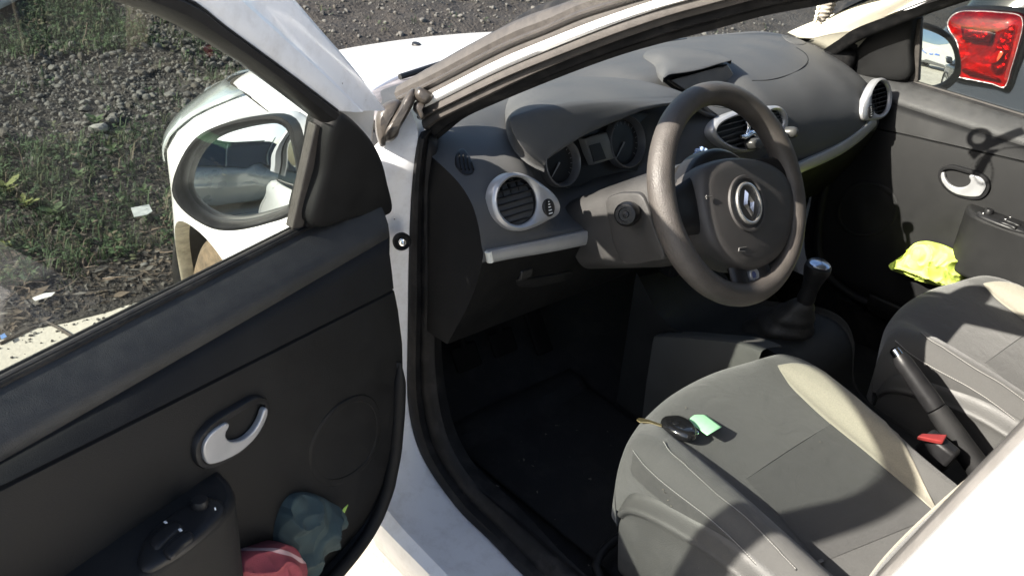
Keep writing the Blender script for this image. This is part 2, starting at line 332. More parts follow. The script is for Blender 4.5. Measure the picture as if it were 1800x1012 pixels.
    bi = ats([(351, 793), (357, 770), (378, 748), (410, 728), (442, 710), (459, 709), (462, 722), (448, 750), (420, 780), (386, 802), (362, 811), (353, 806)], 'x', -.647, True)
    X = V3(1, 0, 0)
    MB().add(*ringband(bz, bi, X, .006, .012)).build('handle_bezel', PLASTS, **k)
    MB().add(*pillow(bi, X, -.012, .016, prof=((0, .25), (.02, .6), (.08, .95), (.4, 1)), num=48)).build('handle_recess', RECESS, **k)
    com = ats([(352, 796), (353, 778), (362, 762), (377, 749), (394, 740), (397, 745), (391, 756), (391, 765), (397, 771), (408, 773), (424, 768), (440, 754), (452, 735), (459, 716), (464, 714), (464, 726), (456, 746), (441, 768), (420, 788), (396, 802), (372, 811), (359, 811)], 'x', -.644, True)
    MB().add(*slab(cr(com, 80, True), X, -.003, .007)).build('inner_handle', SILVER, **k, bevel=.0048, bseg=4)
    dsh = ats([(357, 794), (360, 778), (371, 764), (386, 757), (387, 768), (396, 777), (412, 778), (402, 792), (380, 804), (363, 806)], 'x', -.6375, True)
    MB().add(*pillow(dsh, X, -.0015, .001, num=40)).build('handle_dish', SILVER, **k)
    # armrest with the window switches
    ar = [(-.66, -1.075), (-.615, -1.088), (-.588, -1.108), (-.575, -1.15), (-.573, -1.30), (-.575, -1.46), (-.60, -1.54), (-.66, -1.57)]
    MB().add(*slab([V3(a, b, 0) for a, b in cr(ar, 40)], V3(0, 0, 1), .59, .748)).build('armrest', PLAST, **k, bevel=.014, bseg=4)
    Z = V3(0, 0, 1)
    sw = ats([(246, 968), (262, 938), (300, 907), (335, 884), (368, 874), (389, 880), (394, 899), (375, 924), (332, 962), (292, 988), (256, 1004), (242, 992)], 'z', .749, True)
    MB().add(*pillow(sw, Z, .005, .004)).build('switch_panel', PLASTS, **k)
    for q in ([(262, 950), (290, 925), (310, 915), (322, 926), (300, 948), (274, 968)], [(285, 968), (312, 945), (330, 933), (342, 944), (322, 962), (300, 982)]):
        MB().add(*pillow(ats(q, 'z', .753, True), Z, .004, .002, num=24)).build('window_switch', PLASTS, **k)
    kn = at(352, 887, 'z', .754, True); MB().add(*disc(kn, Z, .011, .009, 24)).build('mirror_knob', PLASTS, **k)
    W_ = mat('white_print', (.75, .75, .75), .5)
    for q in ([(287, 917), (291, 915), (295, 918), (291, 920)], [(313, 930), (318, 928), (321, 932), (316, 934)]): MB().add(*slab(ats(q, 'z', .7585, True), Z, 0, .0005)).build('switch_symbol', W_, **k)
    for q in ((358, 884), (378, 892)): MB().add(*disc(at(*q, 'z', .7565, True), Z, .0010, .0005, 10)).build('switch_dot', W_, **k)
    # loudspeaker in the lower front corner
    so = ats([(540, 795), (560, 745), (595, 708), (635, 692), (660, 708), (668, 750), (656, 798), (622, 836), (580, 852), (550, 838)], 'x', -.646, True)
    so = cr(so, 48, True); sc_ = so.mean(0)
    MB().add(*ringband(so, sc_+(so-sc_)*.84, X, .004, .004)).build('speaker_ring', PLAST, **k)
    MB().add(*pillow(sc_+(so-sc_)*.84, X, -.003, .002, num=48)).build('speaker_grille', mat('speaker_cloth', (.012, .012, .013), .9, bump=1., bscale=1500), **k)
    return D
DM = Matrix.Translation((HX, HY, 0)) @ Matrix.Rotation(-TH, 4, 'Z') @ Matrix.Translation((-HX, -HY, 0))
dd = make_door('driver_door', False)
dd.matrix_local = DM
pd = make_door('passenger_door', True)
# ------------------------------------------------------------------ front pillar, sill, body
def both(fn):
    for mir in (False, True): fn(mir)
def wl(L, off): return list(atns(L, PW+NW*off, NW))
TAIL = lambda x, z: [V3(x-.010, -1.42, z-.032), V3(x, -1.66, z), V3(x+.004, -2.1, z), V3(x+.02, -2.75, z-.03)]
l0 = wl([(653, 190), (691, 167), (753, 121), (800, 92), (878, 50), (960, 5)], .050)
l1 = wl([(658, 192), (693, 156+9), (738, 136), (847, 73), (960, 20)], .040)
l2 = wl([(672, 185), (693, 170), (760, 138), (893, 69), (960, 42), (1040, 8)], .010)
l3 = wl([(735, 178), (762, 164), (871, 109), (960, 72), (1060, 34), (1166, 0)], .010)
l4 = wl([(733, 195), (753, 187), (871, 129), (960, 91), (1090, 40), (1212, 0)], .018)
l5 = wl([(755, 228), (773, 211), (849, 173), (960, 118), (1100, 62), (1250, 14)], .045)
l6 = wl([(770, 240), (795, 220), (822, 198), (871, 175), (960, 140), (1100, 90), (1250, 52), (1350, 23), (1450, 5)], .085)
NP = 80
YS = np.r_[np.linspace(-.58, -1.35, 60), np.linspace(-1.39, -2.75, 20)]
def pl(l, x, z):
    P = cr(list(l)+TAIL(x, z), 400); o = np.argsort(-P[:, 1]); P = P[o]; t = -P[:, 1]
    return np.array([[np.interp(-y, t, P[:, 0]), np.interp(-y, t, P[:, 1]), np.interp(-y, t, P[:, 2])] for y in YS])
def strip_rows(a, b, prof):
    d = b-a; T = np.gradient((a+b)/2, axis=0); n = np.cross(T, d); n /= np.linalg.norm(n, axis=1)[:, None]+1e-9
    n *= np.sign(((CAM-a)*n).sum(1))[:, None]
    for _ in range(4): n[1:-1] = (n[:-2]+n[1:-1]+n[2:])/3
    n /= np.linalg.norm(n, axis=1)[:, None]+1e-9
    return [a+d*t+n*h for t, h in prof]
q0, q1, q2, q3, q4, q5, q6 = pl(l0, -.585, 1.512), pl(l1, -.595, 1.510), pl(l2, -.63, 1.498), pl(l3, -.645, 1.488), pl(l4, -.645, 1.480), pl(l5, -.63, 1.464), pl(l6, -.605, 1.442)
mixp = lambda a, b, t, n=0., N=NW: a+(b-a)*t+N*n
up2 = V3(-.75, .25, .6); up2 /= np.linalg.norm(up2)
def pillar(mir):
    k = dict(parent=car, mirror=mir)
    MB().add(*grid(strip_rows(q0, q1, ((-.3, -.02), (0, 0), (.5, .002), (.95, 0), (1, -.004))))).build('windscreen_trim', SEAL, **k)
    MB().add(*grid(strip_rows(q1, q2, ((0, -.006), (.06, .003), (.3, .009), (.6, .010), (.86, .004), (.94, -.006), (1, -.012))))).build('pillar_gutter_seal', RUBBER, **k)
    MB().add(*grid(strip_rows(q2, q3, ((0, -.012), (.07, -.004), (.13, .003), (.3, .007), (.42, .006), (.52, -.003), (.8, -.002), (1, -.004))))).build('pillar_gutter_seal', RUBBER, **k)
    MB().add(*grid(strip_rows(q3, q4, ((-.1, -.012), (0, -.002), (.15, .002), (.5, .004), (.85, .002), (1, -.002), (1.1, -.012))))).build('front_pillar', PAINT, **k)
    MB().add(*grid(strip_rows(q4, q5, ((0, -.006), (.05, .003), (.2, .009), (.36, .006), (.42, .001), (.5, .006), (.7, .010), (.9, .006), (1, -.004))))).build('door_aperture_seal', RUBBER, **k)
    MB().add(*grid(strip_rows(q5, q6, ((0, -.004), (.06, .004), (.25, .010), (.42, .006), (.5, -.001), (.58, .005), (.8, .008), (.95, .003), (1, -.004), (1.25, -.02))))).build('door_aperture_seal', SEAL, **k)
both(pillar)
# hinge pillar and sill: painted return, then the black seal round the opening
so_ = [l5[0]+V3(0, .005, 0)]+ats([(735, 240), (722, 350), (716, 600), (718, 720), (740, 800), (800, 890), (860, 950), (920, 1012)], 'x', -.72)+[V3(-.72, -1.25, .298), V3(-.72, -1.5, .31), V3(-.722, -1.60, .37)]
si_ = [l6[0]+V3(.005, .008, 0)]+ats([(770, 262), (766, 320), (770, 500), (770, 650), (790, 760)], 'x', -.68)+[V3(-.675, -.80, .372), V3(-.674, -.917, .36), V3(-.69, -1.089, .358), V3(-.69, -1.3, .358), V3(-.69, -1.5, .37), V3(-.69, -1.58, .42)]
j2 = cr([l4[0]+V3(-.004, .012, 0)]+so_[1:], NP); so_ = cr(so_, NP); si_ = cr(si_, NP)
j1 = cr([V3(-.79, -.60, .985), V3(-.80, -.60, .9), V3(-.80, -.60, .6), V3(-.805, -.61, .47), V3(-.82, -.655, .375), V3(-.835, -.74, .342), V3(-.843, -.9, .335), V3(-.843, -1.25, .335), V3(-.843, -1.60, .34)], NP)
j0 = cr([V3(-.835, -.572, .965), V3(-.84, -.572, .9), V3(-.845, -.572, .6), V3(-.85, -.58, .46), V3(-.862, -.63, .365), V3(-.866, -.73, .328), V3(-.866, -.9, .322), V3(-.866, -1.25, .322), V3(-.866, -1.60, .326)], NP)
def jamb(mir):
    k = dict(parent=car, mirror=mir)
    dn = V3(0, .02, -.10)
    MB().add(*grid([j0+V3(.06, .03, -.17), j0+V3(.012, .02, -.09), j0+V3(0, .004, -.02), j0, j0+(j1-j0)*.4+V3(0, 0, .002), j1+(j0-j1)*.25+V3(0, -.003, .004), j1, j1+(j2-j1)*.1+V3(0, .004, -.002), (j1+j2)/2, j2+(j1-j2)*.1, j2, j2+V3(.03, .02, -.01)])).build('door_jamb', JAMB, **k, auto=28)
    m = lambda t, h: so_+(si_-so_)*t+V3(-.45, -.75, .35)*h
    MB().add(*grid([m(0, -.008), m(.03, .006), m(.12, .016), m(.26, .020), m(.38, .010), m(.44, .002), m(.52, .010), m(.7, .013), m(.9, .008), m(1, -.004), m(1.2, -.03)])).build('door_aperture_seal', SEAL, **k)
both(jamb)
# door contact button, check strap bolt and hinge-corner boot (driver's side shows them)
bp = at(706, 424, 'x', -.752); nb = V3(-.35, -.9, .1)
b_ = MB().add(*revolve(bp, nb, [(.0001, -.004), (.0155, -.004), (.0165, .003), (.014, .006), (.011, .004), (.010, .0025), (.0001, .0025)], 28)).build('door_switch', SEAL, car)
MB().add(*revolve(bp+nb*.003, nb, [(.0075, 0), (.0078, .003), (.006, .0055), (.0035, .006), (.003, .009), (.0001, .010)], 18)).build('door_switch_plunger', CHROME, b_)
def boot():
    v = MB(); nb2 = CAM-V3(-.79, -.62, 1.05); nb2 /= np.linalg.norm(nb2); pf = ((0, -.6), (.04, .1), (.12, .5), (.26, .8), (.5, 1.))
    for L, d, h in (([(660, 207), (665, 194), (675, 182), (687, 176), (699, 174), (706, 179), (703, 191), (694, 204), (687, 218), (680, 233), (678, 246), (677, 258), (669, 259), (664, 248), (660, 230)], .0, .020),
                    ([(727, 155), (733, 167), (727, 184), (715, 207), (703, 228), (699, 240), (690, 248), (680, 250), (674, 244), (675, 232), (684, 216), (694, 199), (706, 180), (716, 163)], .012, .016),
                    ([(734, 153), (750, 158), (763, 167), (758, 178), (747, 184), (734, 177), (728, 165)], .020, .014), ([(727, 192), (734, 201), (741, 211), (747, 207), (743, 194), (748, 183), (732, 178)], .014, .008)):
        v.add(*pillow(atns(L, V3(-.785, -.625, 1.05)+nb2*d, nb2), nb2, h, .03, prof=pf, num=56))
    return v
boot().build('hinge_corner_boot', mat('brown_dusty_rubber', (.042, .036, .031), .34, var=.2, vscale=60, bump=.2, bscale=200, dirt=(.07, .06, .05), dscale=40, damt=.5), car)
# bonnet
def hz(x, y): return .957-.35*max(0, y+.05)**2-.10*max(0, -.05-y)**1.5*0 - .06*(x/.7)**2
def xe(y): return float(np.interp(y, [-.36, 0, .2, .3, .45, .6, .70], [.70, .665, .63, .597, .50, .34, .10]))
rear = lambda t: -.04-.28*abs(t)**3
rows = []
for s in np.linspace(0, 1, 34):
    r = []
    for t in np.linspace(-1, 1, 41):
        y = rear(t)+(.70-rear(t))*s; x = t*xe(y); r.append(V3(x, y, hz(x, y)-.012*max(0, abs(t)-.93)/.07))
    rows.append(r)
bon = MB().add(*grid(rows)).build('bonnet', PAINT, car, solid=.012, off=-1)
for sx in (-1, 1): 
    w = V3(sx*.14, .142, hz(.14, .142)); MB().add(*pillow(circ(w, V3(0, -.1, 1), .016, 24, sx=.75), V3(0, -.1, 1), .007, .003, smooth=False)).build('washer_nozzle', PLASTS, bon)
# cowl
bs = lambda t: V3(t*.665, *[float(np.interp(abs(t)*.665, [0, .3, .5, .62, .665], z)) for z in ([-.14, -.17, -.27, -.43, -.53], [.962, .966, .98, 1.005, 1.02])])
cw = [[V3(t*xe(rear(t)), rear(t)+.03, hz(t*.7, rear(t))-.03), V3(t*.69, rear(t)-.02, hz(t*.7, rear(t))-.032), bs(t)*.5+V3(t*.70, rear(t), .945)*.5-V3(0, 0, .006), bs(t)-V3(0, 0, .004)] for t in np.linspace(-1, 1, 41)]
COWL = mat('cowl_plastic', (.16, .15, .16), .7, var=.25, vscale=30, bump=.4, bscale=300, dirt=(.28, .26, .25), dscale=12, damt=.5)
MB().add(*grid(cw)).build('cowl_panel', COWL, car, solid=.006)
wt = lambda t: V3(t*.565, -1.03-.09*t*t, 1.415-.035*t*t)
ws = [[bs(t)*(1-s)+wt(t)*s+V3(0, .03, .045)*math.sin(math.pi*s)*(1-.8*t*t) for t in np.linspace(-1, 1, 33)] for s in np.linspace(0, 1, 17)]
MB().add(*grid(ws)).build('windscreen', SCREEN, car)
fr = [[bs(t)+V3(0, -.004, -.006) for t in np.linspace(-1, 1, 33)], [bs(t)*.965+wt(t)*.035+V3(0, -.004, -.003) for t in np.linspace(-1, 1, 33)]]
MB().add(*grid(fr)).build('windscreen_border', SEAL, car, solid=.003)
for a, b in (((-.42, -.18, .972), (.20, -.165, .978)), ((.10, -.13, .968), (.58, -.30, .998))):
    p = cr([V3(*a), (V3(*a)+V3(*b))/2+V3(0, .02, .022), V3(*b)+V3(0, 0, .012)], 20); w = MB().add(*tube(p, .007, 8)).build('wiper_arm', PLASTS, car)
# front wings with wheel arches, lamps, bumper
AR = .322; AC = (0., .305)
def fx0(y): return -.842+.612*max(0, y)**2
def wing_top(y): e = xe(y)+.010; return -e, hz(e, y)-.008
def wing_x(y, z):
    xt, zt = wing_top(min(y, .66)); r = min(1, max(0, (z-(zt-.16))/.16)); x = fx0(min(y, .72))+.10*max(0, .45-z)**1.5
    return x+(xt-x)*r**2.2
bnd = [(.60, .20), (.62, .32), (.62, .50), (.62, .66), (.60, wing_top(.60)[1]), (.45, wing_top(.45)[1]), (.3, wing_top(.3)[1]), (.15, wing_top(.15)[1]), (0, wing_top(0)[1]), (-.2, wing_top(-.2)[1]), (-.36, wing_top(-.36)[1]), (-.565, .945), (-.565, .75), (-.565, .5), (-.565, .33), (-.50, .20)]
bnd = cr(bnd, 90); bnd[0] = (.60, .20)
def wing(mir):
    k = dict(parent=car, mirror=mir); rows = []
    ang = np.linspace(-.30, math.pi+.30, 90); arc = np.array([(AC[0]+AR*math.cos(a), AC[1]+AR*math.sin(a)) for a in ang])
    for s in (0, .03, .1, .25, .4, .55, .7, .8, .88, .94, .97, 1.):
        yz = arc+(bnd-arc)*s; rows.append([V3(wing_x(y, z)-(.006 if s < .05 else .003 if s < .15 else 0), y, z) for y, z in yz])
    w = MB().add(*grid(rows)).build('front_wing', PAINT, **k)
    lip = [[V3(wing_x(y, z)-.006+dx, AC[0]+(y-AC[0])*q, AC[1]+(z-AC[1])*q) for y, z in arc] for dx, q in ((0, 1), (.006, .985), (.035, .975))]
    MB().add(*grid(lip)).build('wheel_arch_lip', mat('dirty_arch_paint', (.50, .46, .36), .6, var=.25, vscale=40, dirt=(.16, .13, .08), dscale=25, damt=.7), **k)
    ln = [[V3(x, AC[0]+(y-AC[0])*q, AC[1]+(z-AC[1])*q) for y, z in arc] for x, q in ((-.80, 1.03), (-.74, 1.09), (-.55, 1.08), (-.53, .7))]
    MB().add(*grid(ln)).build('arch_liner', PLASTD, **k)
    # head lamp lens wrapped over the corner
    lr = []
    for s in np.linspace(0, 1, 16):
        r = []
        for t in np.linspace(0, 1, 16):
            yb = float(np.interp(t, [0, .25, .5, .75, 1], [.34, .275, .235, .19, .10])); z0 = .665+t*(wing_top(yb)[1]+.004-.665)
            y = yb+(.60-yb)*s; zt = wing_top(y)[1]+.004; z = .665+t*(zt-.665); r.append(V3(wing_x(y, z)-.006, y+.002, z+.002))
        lr.append(r)
    LENS = mat('headlamp_lens', (.36, .40, .40), .08, var=.25, vscale=14, coat=1.)
    h = MB().add(*grid(lr)).build('headlamp', LENS, **k, solid=.004)
    # wheel
    c = V3(-.695, -.03, .290)
    tw = revolve(c, (-1, 0, 0), [(.20, -.085), (.275, -.088), (.293, -.075), (.2985, -.055), (.2985, -.047), (.290, -.046), (.290, -.040), (.300, -.039), (.300, -.012), (.291, -.011), (.291, -.005), (.300, -.004), (.300, .022), (.291, .023), (.291, .029), (.300, .030), (.2985, .055), (.292, .075), (.272, .090), (.20, .085)], 72)
    t_ = MB().add(*tw).build('front_wheel', TYRE, **k)
    rim = MB().add(*revolve(c, (-1, 0, 0), [(.205, .07), (.20, .085), (.185, .06), (.16, .03), (.06, .045), (.03, .05), (.001, .05)], 48))
    rim.build('wheel_rim', ALLOY, t_, mirror=mir)
both(wing)
pc = cr([(-.602, .60), (-.50, .71), (-.30, .80), (0, .83), (.30, .80), (.50, .71), (.602, .60)], 41)
bm_ = [[V3(x*s, .60+(y-.60)*s2, z) for x, y in pc] for z, s, s2 in ((.20, .94, .8), (.30, 1.0, 1.0), (.45, 1.0, 1.03), (.60, 1., .95), (.70, .97, .8), (.76, .9, .55))]
MB().add(*grid(bm_)).build('front_bumper', PAINT, car)
# roof, liner, sides behind the front doors
def roof_z(x, y): return 1.522-.10*((y+1.75)/1.2)**2-.045*(x/.56)**4-.02*(x/.56)**2
def roof_rows(dz, sx=1.):
    rows = []
    for y in np.linspace(-1.0, -3.0, 22):
        rows.append([V3(t*.575*sx, y if y < -1.1 else y-.09*t*t, roof_z(t*.56, y-.09*t*t if y > -1.1 else y)+dz) for t in np.linspace(-1, 1, 21)])
    return rows
MB().add(*grid(roof_rows(.0, 1.03))).build('roof', PAINT, car)
MB().add(*grid(roof_rows(-.045))).build('roof_lining', LINER, car)
SEALG = mat('grey_dusty_rubber', (.062, .058, .055), .7, var=.08, vscale=40, bump=.2, bscale=200)
SEALP = mat('pale_dusty_rubber', (.15, .142, .134), .7, var=.08, vscale=40, bump=.2, bscale=200)
def rearside(mir):
    k = dict(parent=car, mirror=mir)
    rows = []
    for y in np.linspace(-1.615, -3.15, 26):
        b = 1-.35*max(0, (-y-2.7)/.45)**2*.5; sk_ = lambda z: ((-1.36-.28*max(z, .75))-.075-(-1.615))*max(0, 1-(-y-1.615)/.6); rows.append([V3(-x*b, y+sk_(z), z) for x, z in ((.78, .98), (.80, .975), (.83, .90), (.85, .70), (.852, .5), (.84, .33), (.82, .22), (.70, .20))])
    MB().add(*grid(rows)).build('rear_side_panel', PAINT, **k)
    wr = [[V3(-(.745-.19*(z-.97))-.02, y, z) for y in np.linspace(-1.70, -2.85, 12)] for z in np.linspace(.97, 1.44, 6)]
    MB().add(*grid(wr)).build('rear_side_glass', DARKGLASS, **k, solid=.004)
    for y0, y1, m_, dx in ((-2.42, -2.50, PAINT, .0), (-2.82, -3.05, PAINT, .0)):
        MB().add(*grid([[V3(-(.745-.19*(z-.97))-.03-dx, y, z) for y in (y0, y1)] for z in np.linspace(.965, 1.46, 6)])).build('rear_window_pillar', m_, **k, solid=.03)
    MB().add(*grid([[V3(-(.745-.19*(z-.97))-.025, y, z) for y in np.linspace(-1.82, -3.0, 12)] for z in (1.435, 1.46, 1.485)])).build('roof_rail', PAINT, **k, solid=.03)
    # centre pillar: seal, painted flange, inner cover
    ZS = np.linspace(.33, 1.475, 24); ye = lambda z: -1.360-.28*z if z > .75 else -1.57+.0*z
    xg = lambda z: -(.745-.19*max(0, z-.97))
    line = lambda dx, dy: np.array([V3(xg(z)+dx, ye(z)+dy, z) for z in ZS])
    MB().add(*grid([line(.10, -.12), line(.095, -.06), line(.075, -.025), line(.055, -.02)])).build('centre_pillar_cover', PLASTD, **k)
    MB().add(*grid([line(.062, -.03), line(.055, -.012), line(.042, .002), line(.026, .008), line(.010, .004), line(.002, -.004)])).build('centre_pillar_seal', SEALG, **k, auto=180)
    MB().add(*grid([line(.006, -.012), line(.002, -.002), line(-.006, .003), line(-.018, .001), line(-.026, -.006)])).build('centre_pillar_seal', SEALP, **k, auto=180)
    MB().add(*grid([line(-.020, -.012), line(-.028, -.006), line(-.050, -.012), line(-.070, -.022), line(-.086, -.038), line(-.096, -.06), line(-.10, -.10), line(-.098, -.2)])).build('centre_pillar', PAINT, **k, auto=180)
    c = V3(-.75, -2.575, .30)
    t_ = MB().add(*revolve(c, (-1, 0, 0), [(.2, -.08), (.29, -.07), (.30, 0), (.29, .09), (.2, .108)], 40)).build('rear_wheel', TYRE, **k)
    MB().add(*revolve(c, (-1, 0, 0), [(.205, .10), (.16, .09), (.03, .1), (.001, .1)], 32)).build('wheel_rim', ALLOY, t_, mirror=mir)
both(rearside)
MB().add(*grid([[V3(x, y, z) for x in np.linspace(-.76, .76, 9)] for y, z in ((-3.1, .3), (-3.18, .5), (-3.18, .85), (-3.12, .98))])).build('tailgate', PAINT, car, solid=.02)
MB().add(*grid([[V3(x*(1-.25*(z-.98)), y, z) for x in np.linspace(-.74, .74, 9)] for y, z in ((-3.12, .98), (-3.04, 1.2), (-2.95, 1.40))])).build('tailgate_glass', GLASS, car)
MB().add(*grid([[V3(x, y, z) for x in np.linspace(-.62, .62, 9)] for y, z in ((-2.15, .40), (-2.12, .56), (-2.5, .52), (-2.62, .7), (-2.8, 1.1), (-2.9, 1.1), (-2.9, .5))])).build('rear_bench', BOLST, car, solid=.01)
# pale inner cover of the passenger's front pillar
ip = [ats(L, 'x', x) for x, L in ((.655, [(1385, 57), (1420, 42), (1500, 12), (1560, -12)]), (.675, [(1430, 78), (1470, 55), (1560, 15), (1620, -12)]), (.70, [(1470, 97), (1520, 60), (1590, 22), (1670, -16)]), (.715, [(1491, 108), (1535, 72), (1600, 32), (1690, -14)]))]
MB().add(*grid([cr(r, 16) for r in [ip[0]]+ip+[[p+V3(.03, .0, -.01) for p in ip[-1]]]])).build('pillar_cover', LINER, car, solid=.004, off=0)
# floor, bulkhead
fl = [[V3(x, y, z+.012*vnoise((x, y, 0), 9)) for x in np.linspace(-.69, .69, 40)] for y, z in [(-2.4, .25), (-2.0, .25), (-1.6, .24), (-1.3, .235), (-1.1, .235), (-.95, .235), (-.8, .24), (-.65, .255), (-.5, .30), (-.4, .40), (-.34, .6), (-.34, .9)]]
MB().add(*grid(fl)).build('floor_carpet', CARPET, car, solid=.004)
for sx in (-1, 1): MB().add(*grid([[V3(sx*.685, y, z) for y in np.linspace(-.34, -.64, 8)] for z in (.25, .5, .75, .98)])).build('kick_panel', SEAL, car, solid=.01)
BLKP = mat('pedal_rubber', (.005, .005, .005), .85, spec=.1, var=.3)
for x in (-.47, -.36, -.25):
    p = MB().add(*box((x, -.52, .42), (.07 if x < -.3 else .05, .015, .06 if x < -.3 else .13), np.array(Matrix.Rotation(math.radians(-35), 3, 'X')))).build('pedal', BLKP, car, bevel=.006)
    MB().add(*tube([V3(x, -.51, .44), V3(x, -.46, .55), V3(x, -.43, .68)], .008, 8)).build('pedal_arm', BLKP, p)
fm = [[V3(-.36+a, y, .262+(.02 if y > -.62 else 0)+.004*vnoise((a, y, 0), 14)) for a in np.linspace(-.20, .20, 20)] for y in np.linspace(-.56, -1.10, 24)]
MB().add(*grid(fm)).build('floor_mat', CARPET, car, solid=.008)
def sill(mir):
    MB().add(*grid([[V3(-.668, y, z) for y in np.linspace(-.62, -1.62, 16)] for z in (.235, .30, .355)]+[[V3(-.685, y, .362) for y in np.linspace(-.62, -1.62, 16)]])).build('sill_trim', SEAL, car, mirror=mir)
both(sill)
# rear-view mirror
rm = MB().add(*pillow([V3(.02+a*.115, -1.03+.02*a, 1.372+b*.036) for a, b in [(math.copysign(abs(math.cos(t))**.6, math.cos(t)), math.copysign(abs(math.sin(t))**.7, math.sin(t))) for t in np.linspace(0, 2*math.pi, 32, endpoint=False)]], V3(.1, 1, 0), .03, .006)).build('rear_view_mirror', PLASTS, car)
MB().add(*tube([V3(.02, -1.02, 1.38), V3(.01, -.985, 1.40), V3(0, -.97, 1.42)], .012, 10)).build('mirror_stem', PLASTS, rm)
# ------------------------------------------------------------------ dashboard
from mathutils.bvhtree import BVHTree
def bvh_of(v, f): return BVHTree.FromPolygons([Vector(p) for p in v], [tuple(q) for q in f])
def hit(px, py, tree, fallback=None):
    o, d = ray(px, py); h = tree.ray_cast(Vector(o), Vector(d))
    return (np.array(h[0]), np.array(h[1])) if h[0] is not None else fallback
SEC = [(-.70, [(-.52, 1.00), (-.58, 1.005), (-.64, 1.0), (-.70, .988), (-.75, .972), (-.783, .95), (-.803, .92), (-.815, .885), (-.82, .86), (-.795, .772), (-.735, .65)]),
       (-.65, [(-.44, 1.015), (-.55, 1.018), (-.63, 1.010), (-.69, .998), (-.745, .98), (-.782, .955), (-.804, .92), (-.817, .885), (-.822, .86), (-.795, .772), (-.735, .65)]),
       (-.56, [(-.32, 1.0), (-.46, 1.015), (-.57, 1.015), (-.66, 1.0), (-.735, .985), (-.782, .957), (-.804, .92), (-.818, .885), (-.823, .858), (-.795, .772), (-.735, .65)]),
       (-.50, [(-.27, .985), (-.42, 1.01), (-.55, 1.015), (-.62, 1.0), (-.67, .985), (-.71, .955), (-.735, .905), (-.79, .872), (-.824, .852), (-.795, .772), (-.735, .65)]),
       (-.42, [(-.23, .98), (-.40, 1.01), (-.54, 1.015), (-.61, 1.0), (-.66, .985), (-.69, .945), (-.705, .885), (-.77, .862), (-.822, .845), (-.795, .772), (-.735, .65)]),
       (-.26, [(-.18, .975), (-.36, 1.01), (-.52, 1.02), (-.60, 1.005), (-.66, .985), (-.69, .945), (-.705, .885), (-.76, .862), (-.81, .845), (-.795, .772), (-.735, .65)]),
       (-.16, [(-.165, .975), (-.34, 1.01), (-.50, 1.025), (-.60, 1.02), (-.67, 1.0), (-.715, .965), (-.74, .91), (-.775, .87), (-.80, .845), (-.795, .772), (-.735, .65)]),
       (-.08, [(-.16, .972), (-.33, 1.012), (-.48, 1.03), (-.60, 1.034), (-.652, 1.004), (-.728, .984), (-.772, .95), (-.785, .90), (-.79, .85), (-.79, .765), (-.77, .64)]),
       (.06, [(-.16, .972), (-.33, 1.012), (-.48, 1.032), (-.60, 1.036), (-.652, 1.004), (-.73, .986), (-.778, .95), (-.79, .90), (-.79, .85), (-.79, .765), (-.77, .64)]),
       (.115, [(-.165, .974), (-.335, 1.013), (-.485, 1.034), (-.60, 1.036), (-.66, 1.008), (-.735, .988), (-.78, .95), (-.794, .90), (-.795, .848), (-.757, .765), (-.73, .64)]),
       (.18, [(-.17, .975), (-.34, 1.015), (-.49, 1.035), (-.59, 1.037), (-.68, 1.022), (-.745, .99), (-.782, .95), (-.798, .90), (-.80, .845), (-.79, .765), (-.76, .64)]),
       (.34, [(-.20, .98), (-.37, 1.02), (-.51, 1.035), (-.60, 1.033), (-.69, 1.015), (-.75, .985), (-.79, .94), (-.808, .89), (-.810, .838), (-.78, .765), (-.70, .64)]),
       (.50, [(-.29, .995), (-.43, 1.025), (-.54, 1.032), (-.62, 1.022), (-.70, 1.0), (-.755, .975), (-.793, .94), (-.812, .90), (-.815, .855), (-.785, .775), (-.70, .64)]),
       (.60, [(-.42, 1.03), (-.51, 1.032), (-.59, 1.022), (-.65, 1.008), (-.71, .988), (-.76, .962), (-.795, .925), (-.812, .89), (-.815, .865), (-.785, .78), (-.70, .64)]),
       (.645, [(-.49, 1.03), (-.55, 1.025), (-.61, 1.012), (-.665, .998), (-.715, .980), (-.76, .955), (-.79, .92), (-.805, .885), (-.808, .86), (-.78, .78), (-.70, .64)]),
       (.665, [(-.50, 1.02), (-.555, 1.015), (-.61, 1.003), (-.66, .99), (-.705, .972), (-.745, .948), (-.775, .915), (-.79, .88), (-.79, .855), (-.77, .78), (-.70, .64)])]
xs = [s[0] for s in SEC]; XS = np.unique(np.r_[np.linspace(-.70, .665, 150)])
ctl = np.array([[(s[0], *p) for p in s[1]] for s in SEC])                       # sections x points x 3
secs = np.array([cr_idx(c, 80) for c in ctl])
dash_rows = []
for X_ in XS:
    i = min(max(np.searchsorted(xs, X_)-1, 0), len(xs)-2); t = (X_-xs[i])/(xs[i+1]-xs[i]); t = t*t*(3-2*t)
    r = secs[i]*(1-t)+secs[i+1]*t; r[:, 0] = X_; dash_rows.append(r)
dash_rows = np.array(dash_rows)
for _ in range(6):                                                             # soften along x only
    dash_rows[1:-1, :, 1:] = dash_rows[1:-1, :, 1:]*.5+.25*(dash_rows[:-2, :, 1:]+dash_rows[2:, :, 1:])
v, f = grid([list(r) for r in dash_rows]); nn = 80
DT = bvh_of(v, f)
up_v, up_f = grid([list(r) for r in dash_rows[:, :65]])
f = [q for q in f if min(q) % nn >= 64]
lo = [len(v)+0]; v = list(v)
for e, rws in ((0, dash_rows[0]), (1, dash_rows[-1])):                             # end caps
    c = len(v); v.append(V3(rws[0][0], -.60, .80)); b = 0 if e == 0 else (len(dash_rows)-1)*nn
    f += [(b+i, b+i+1, c) for i in range(nn-1)]+[(b+nn-1, len(v), c), (len(v), b, c)]; v.append(V3(rws[0][0], -.52, .64))
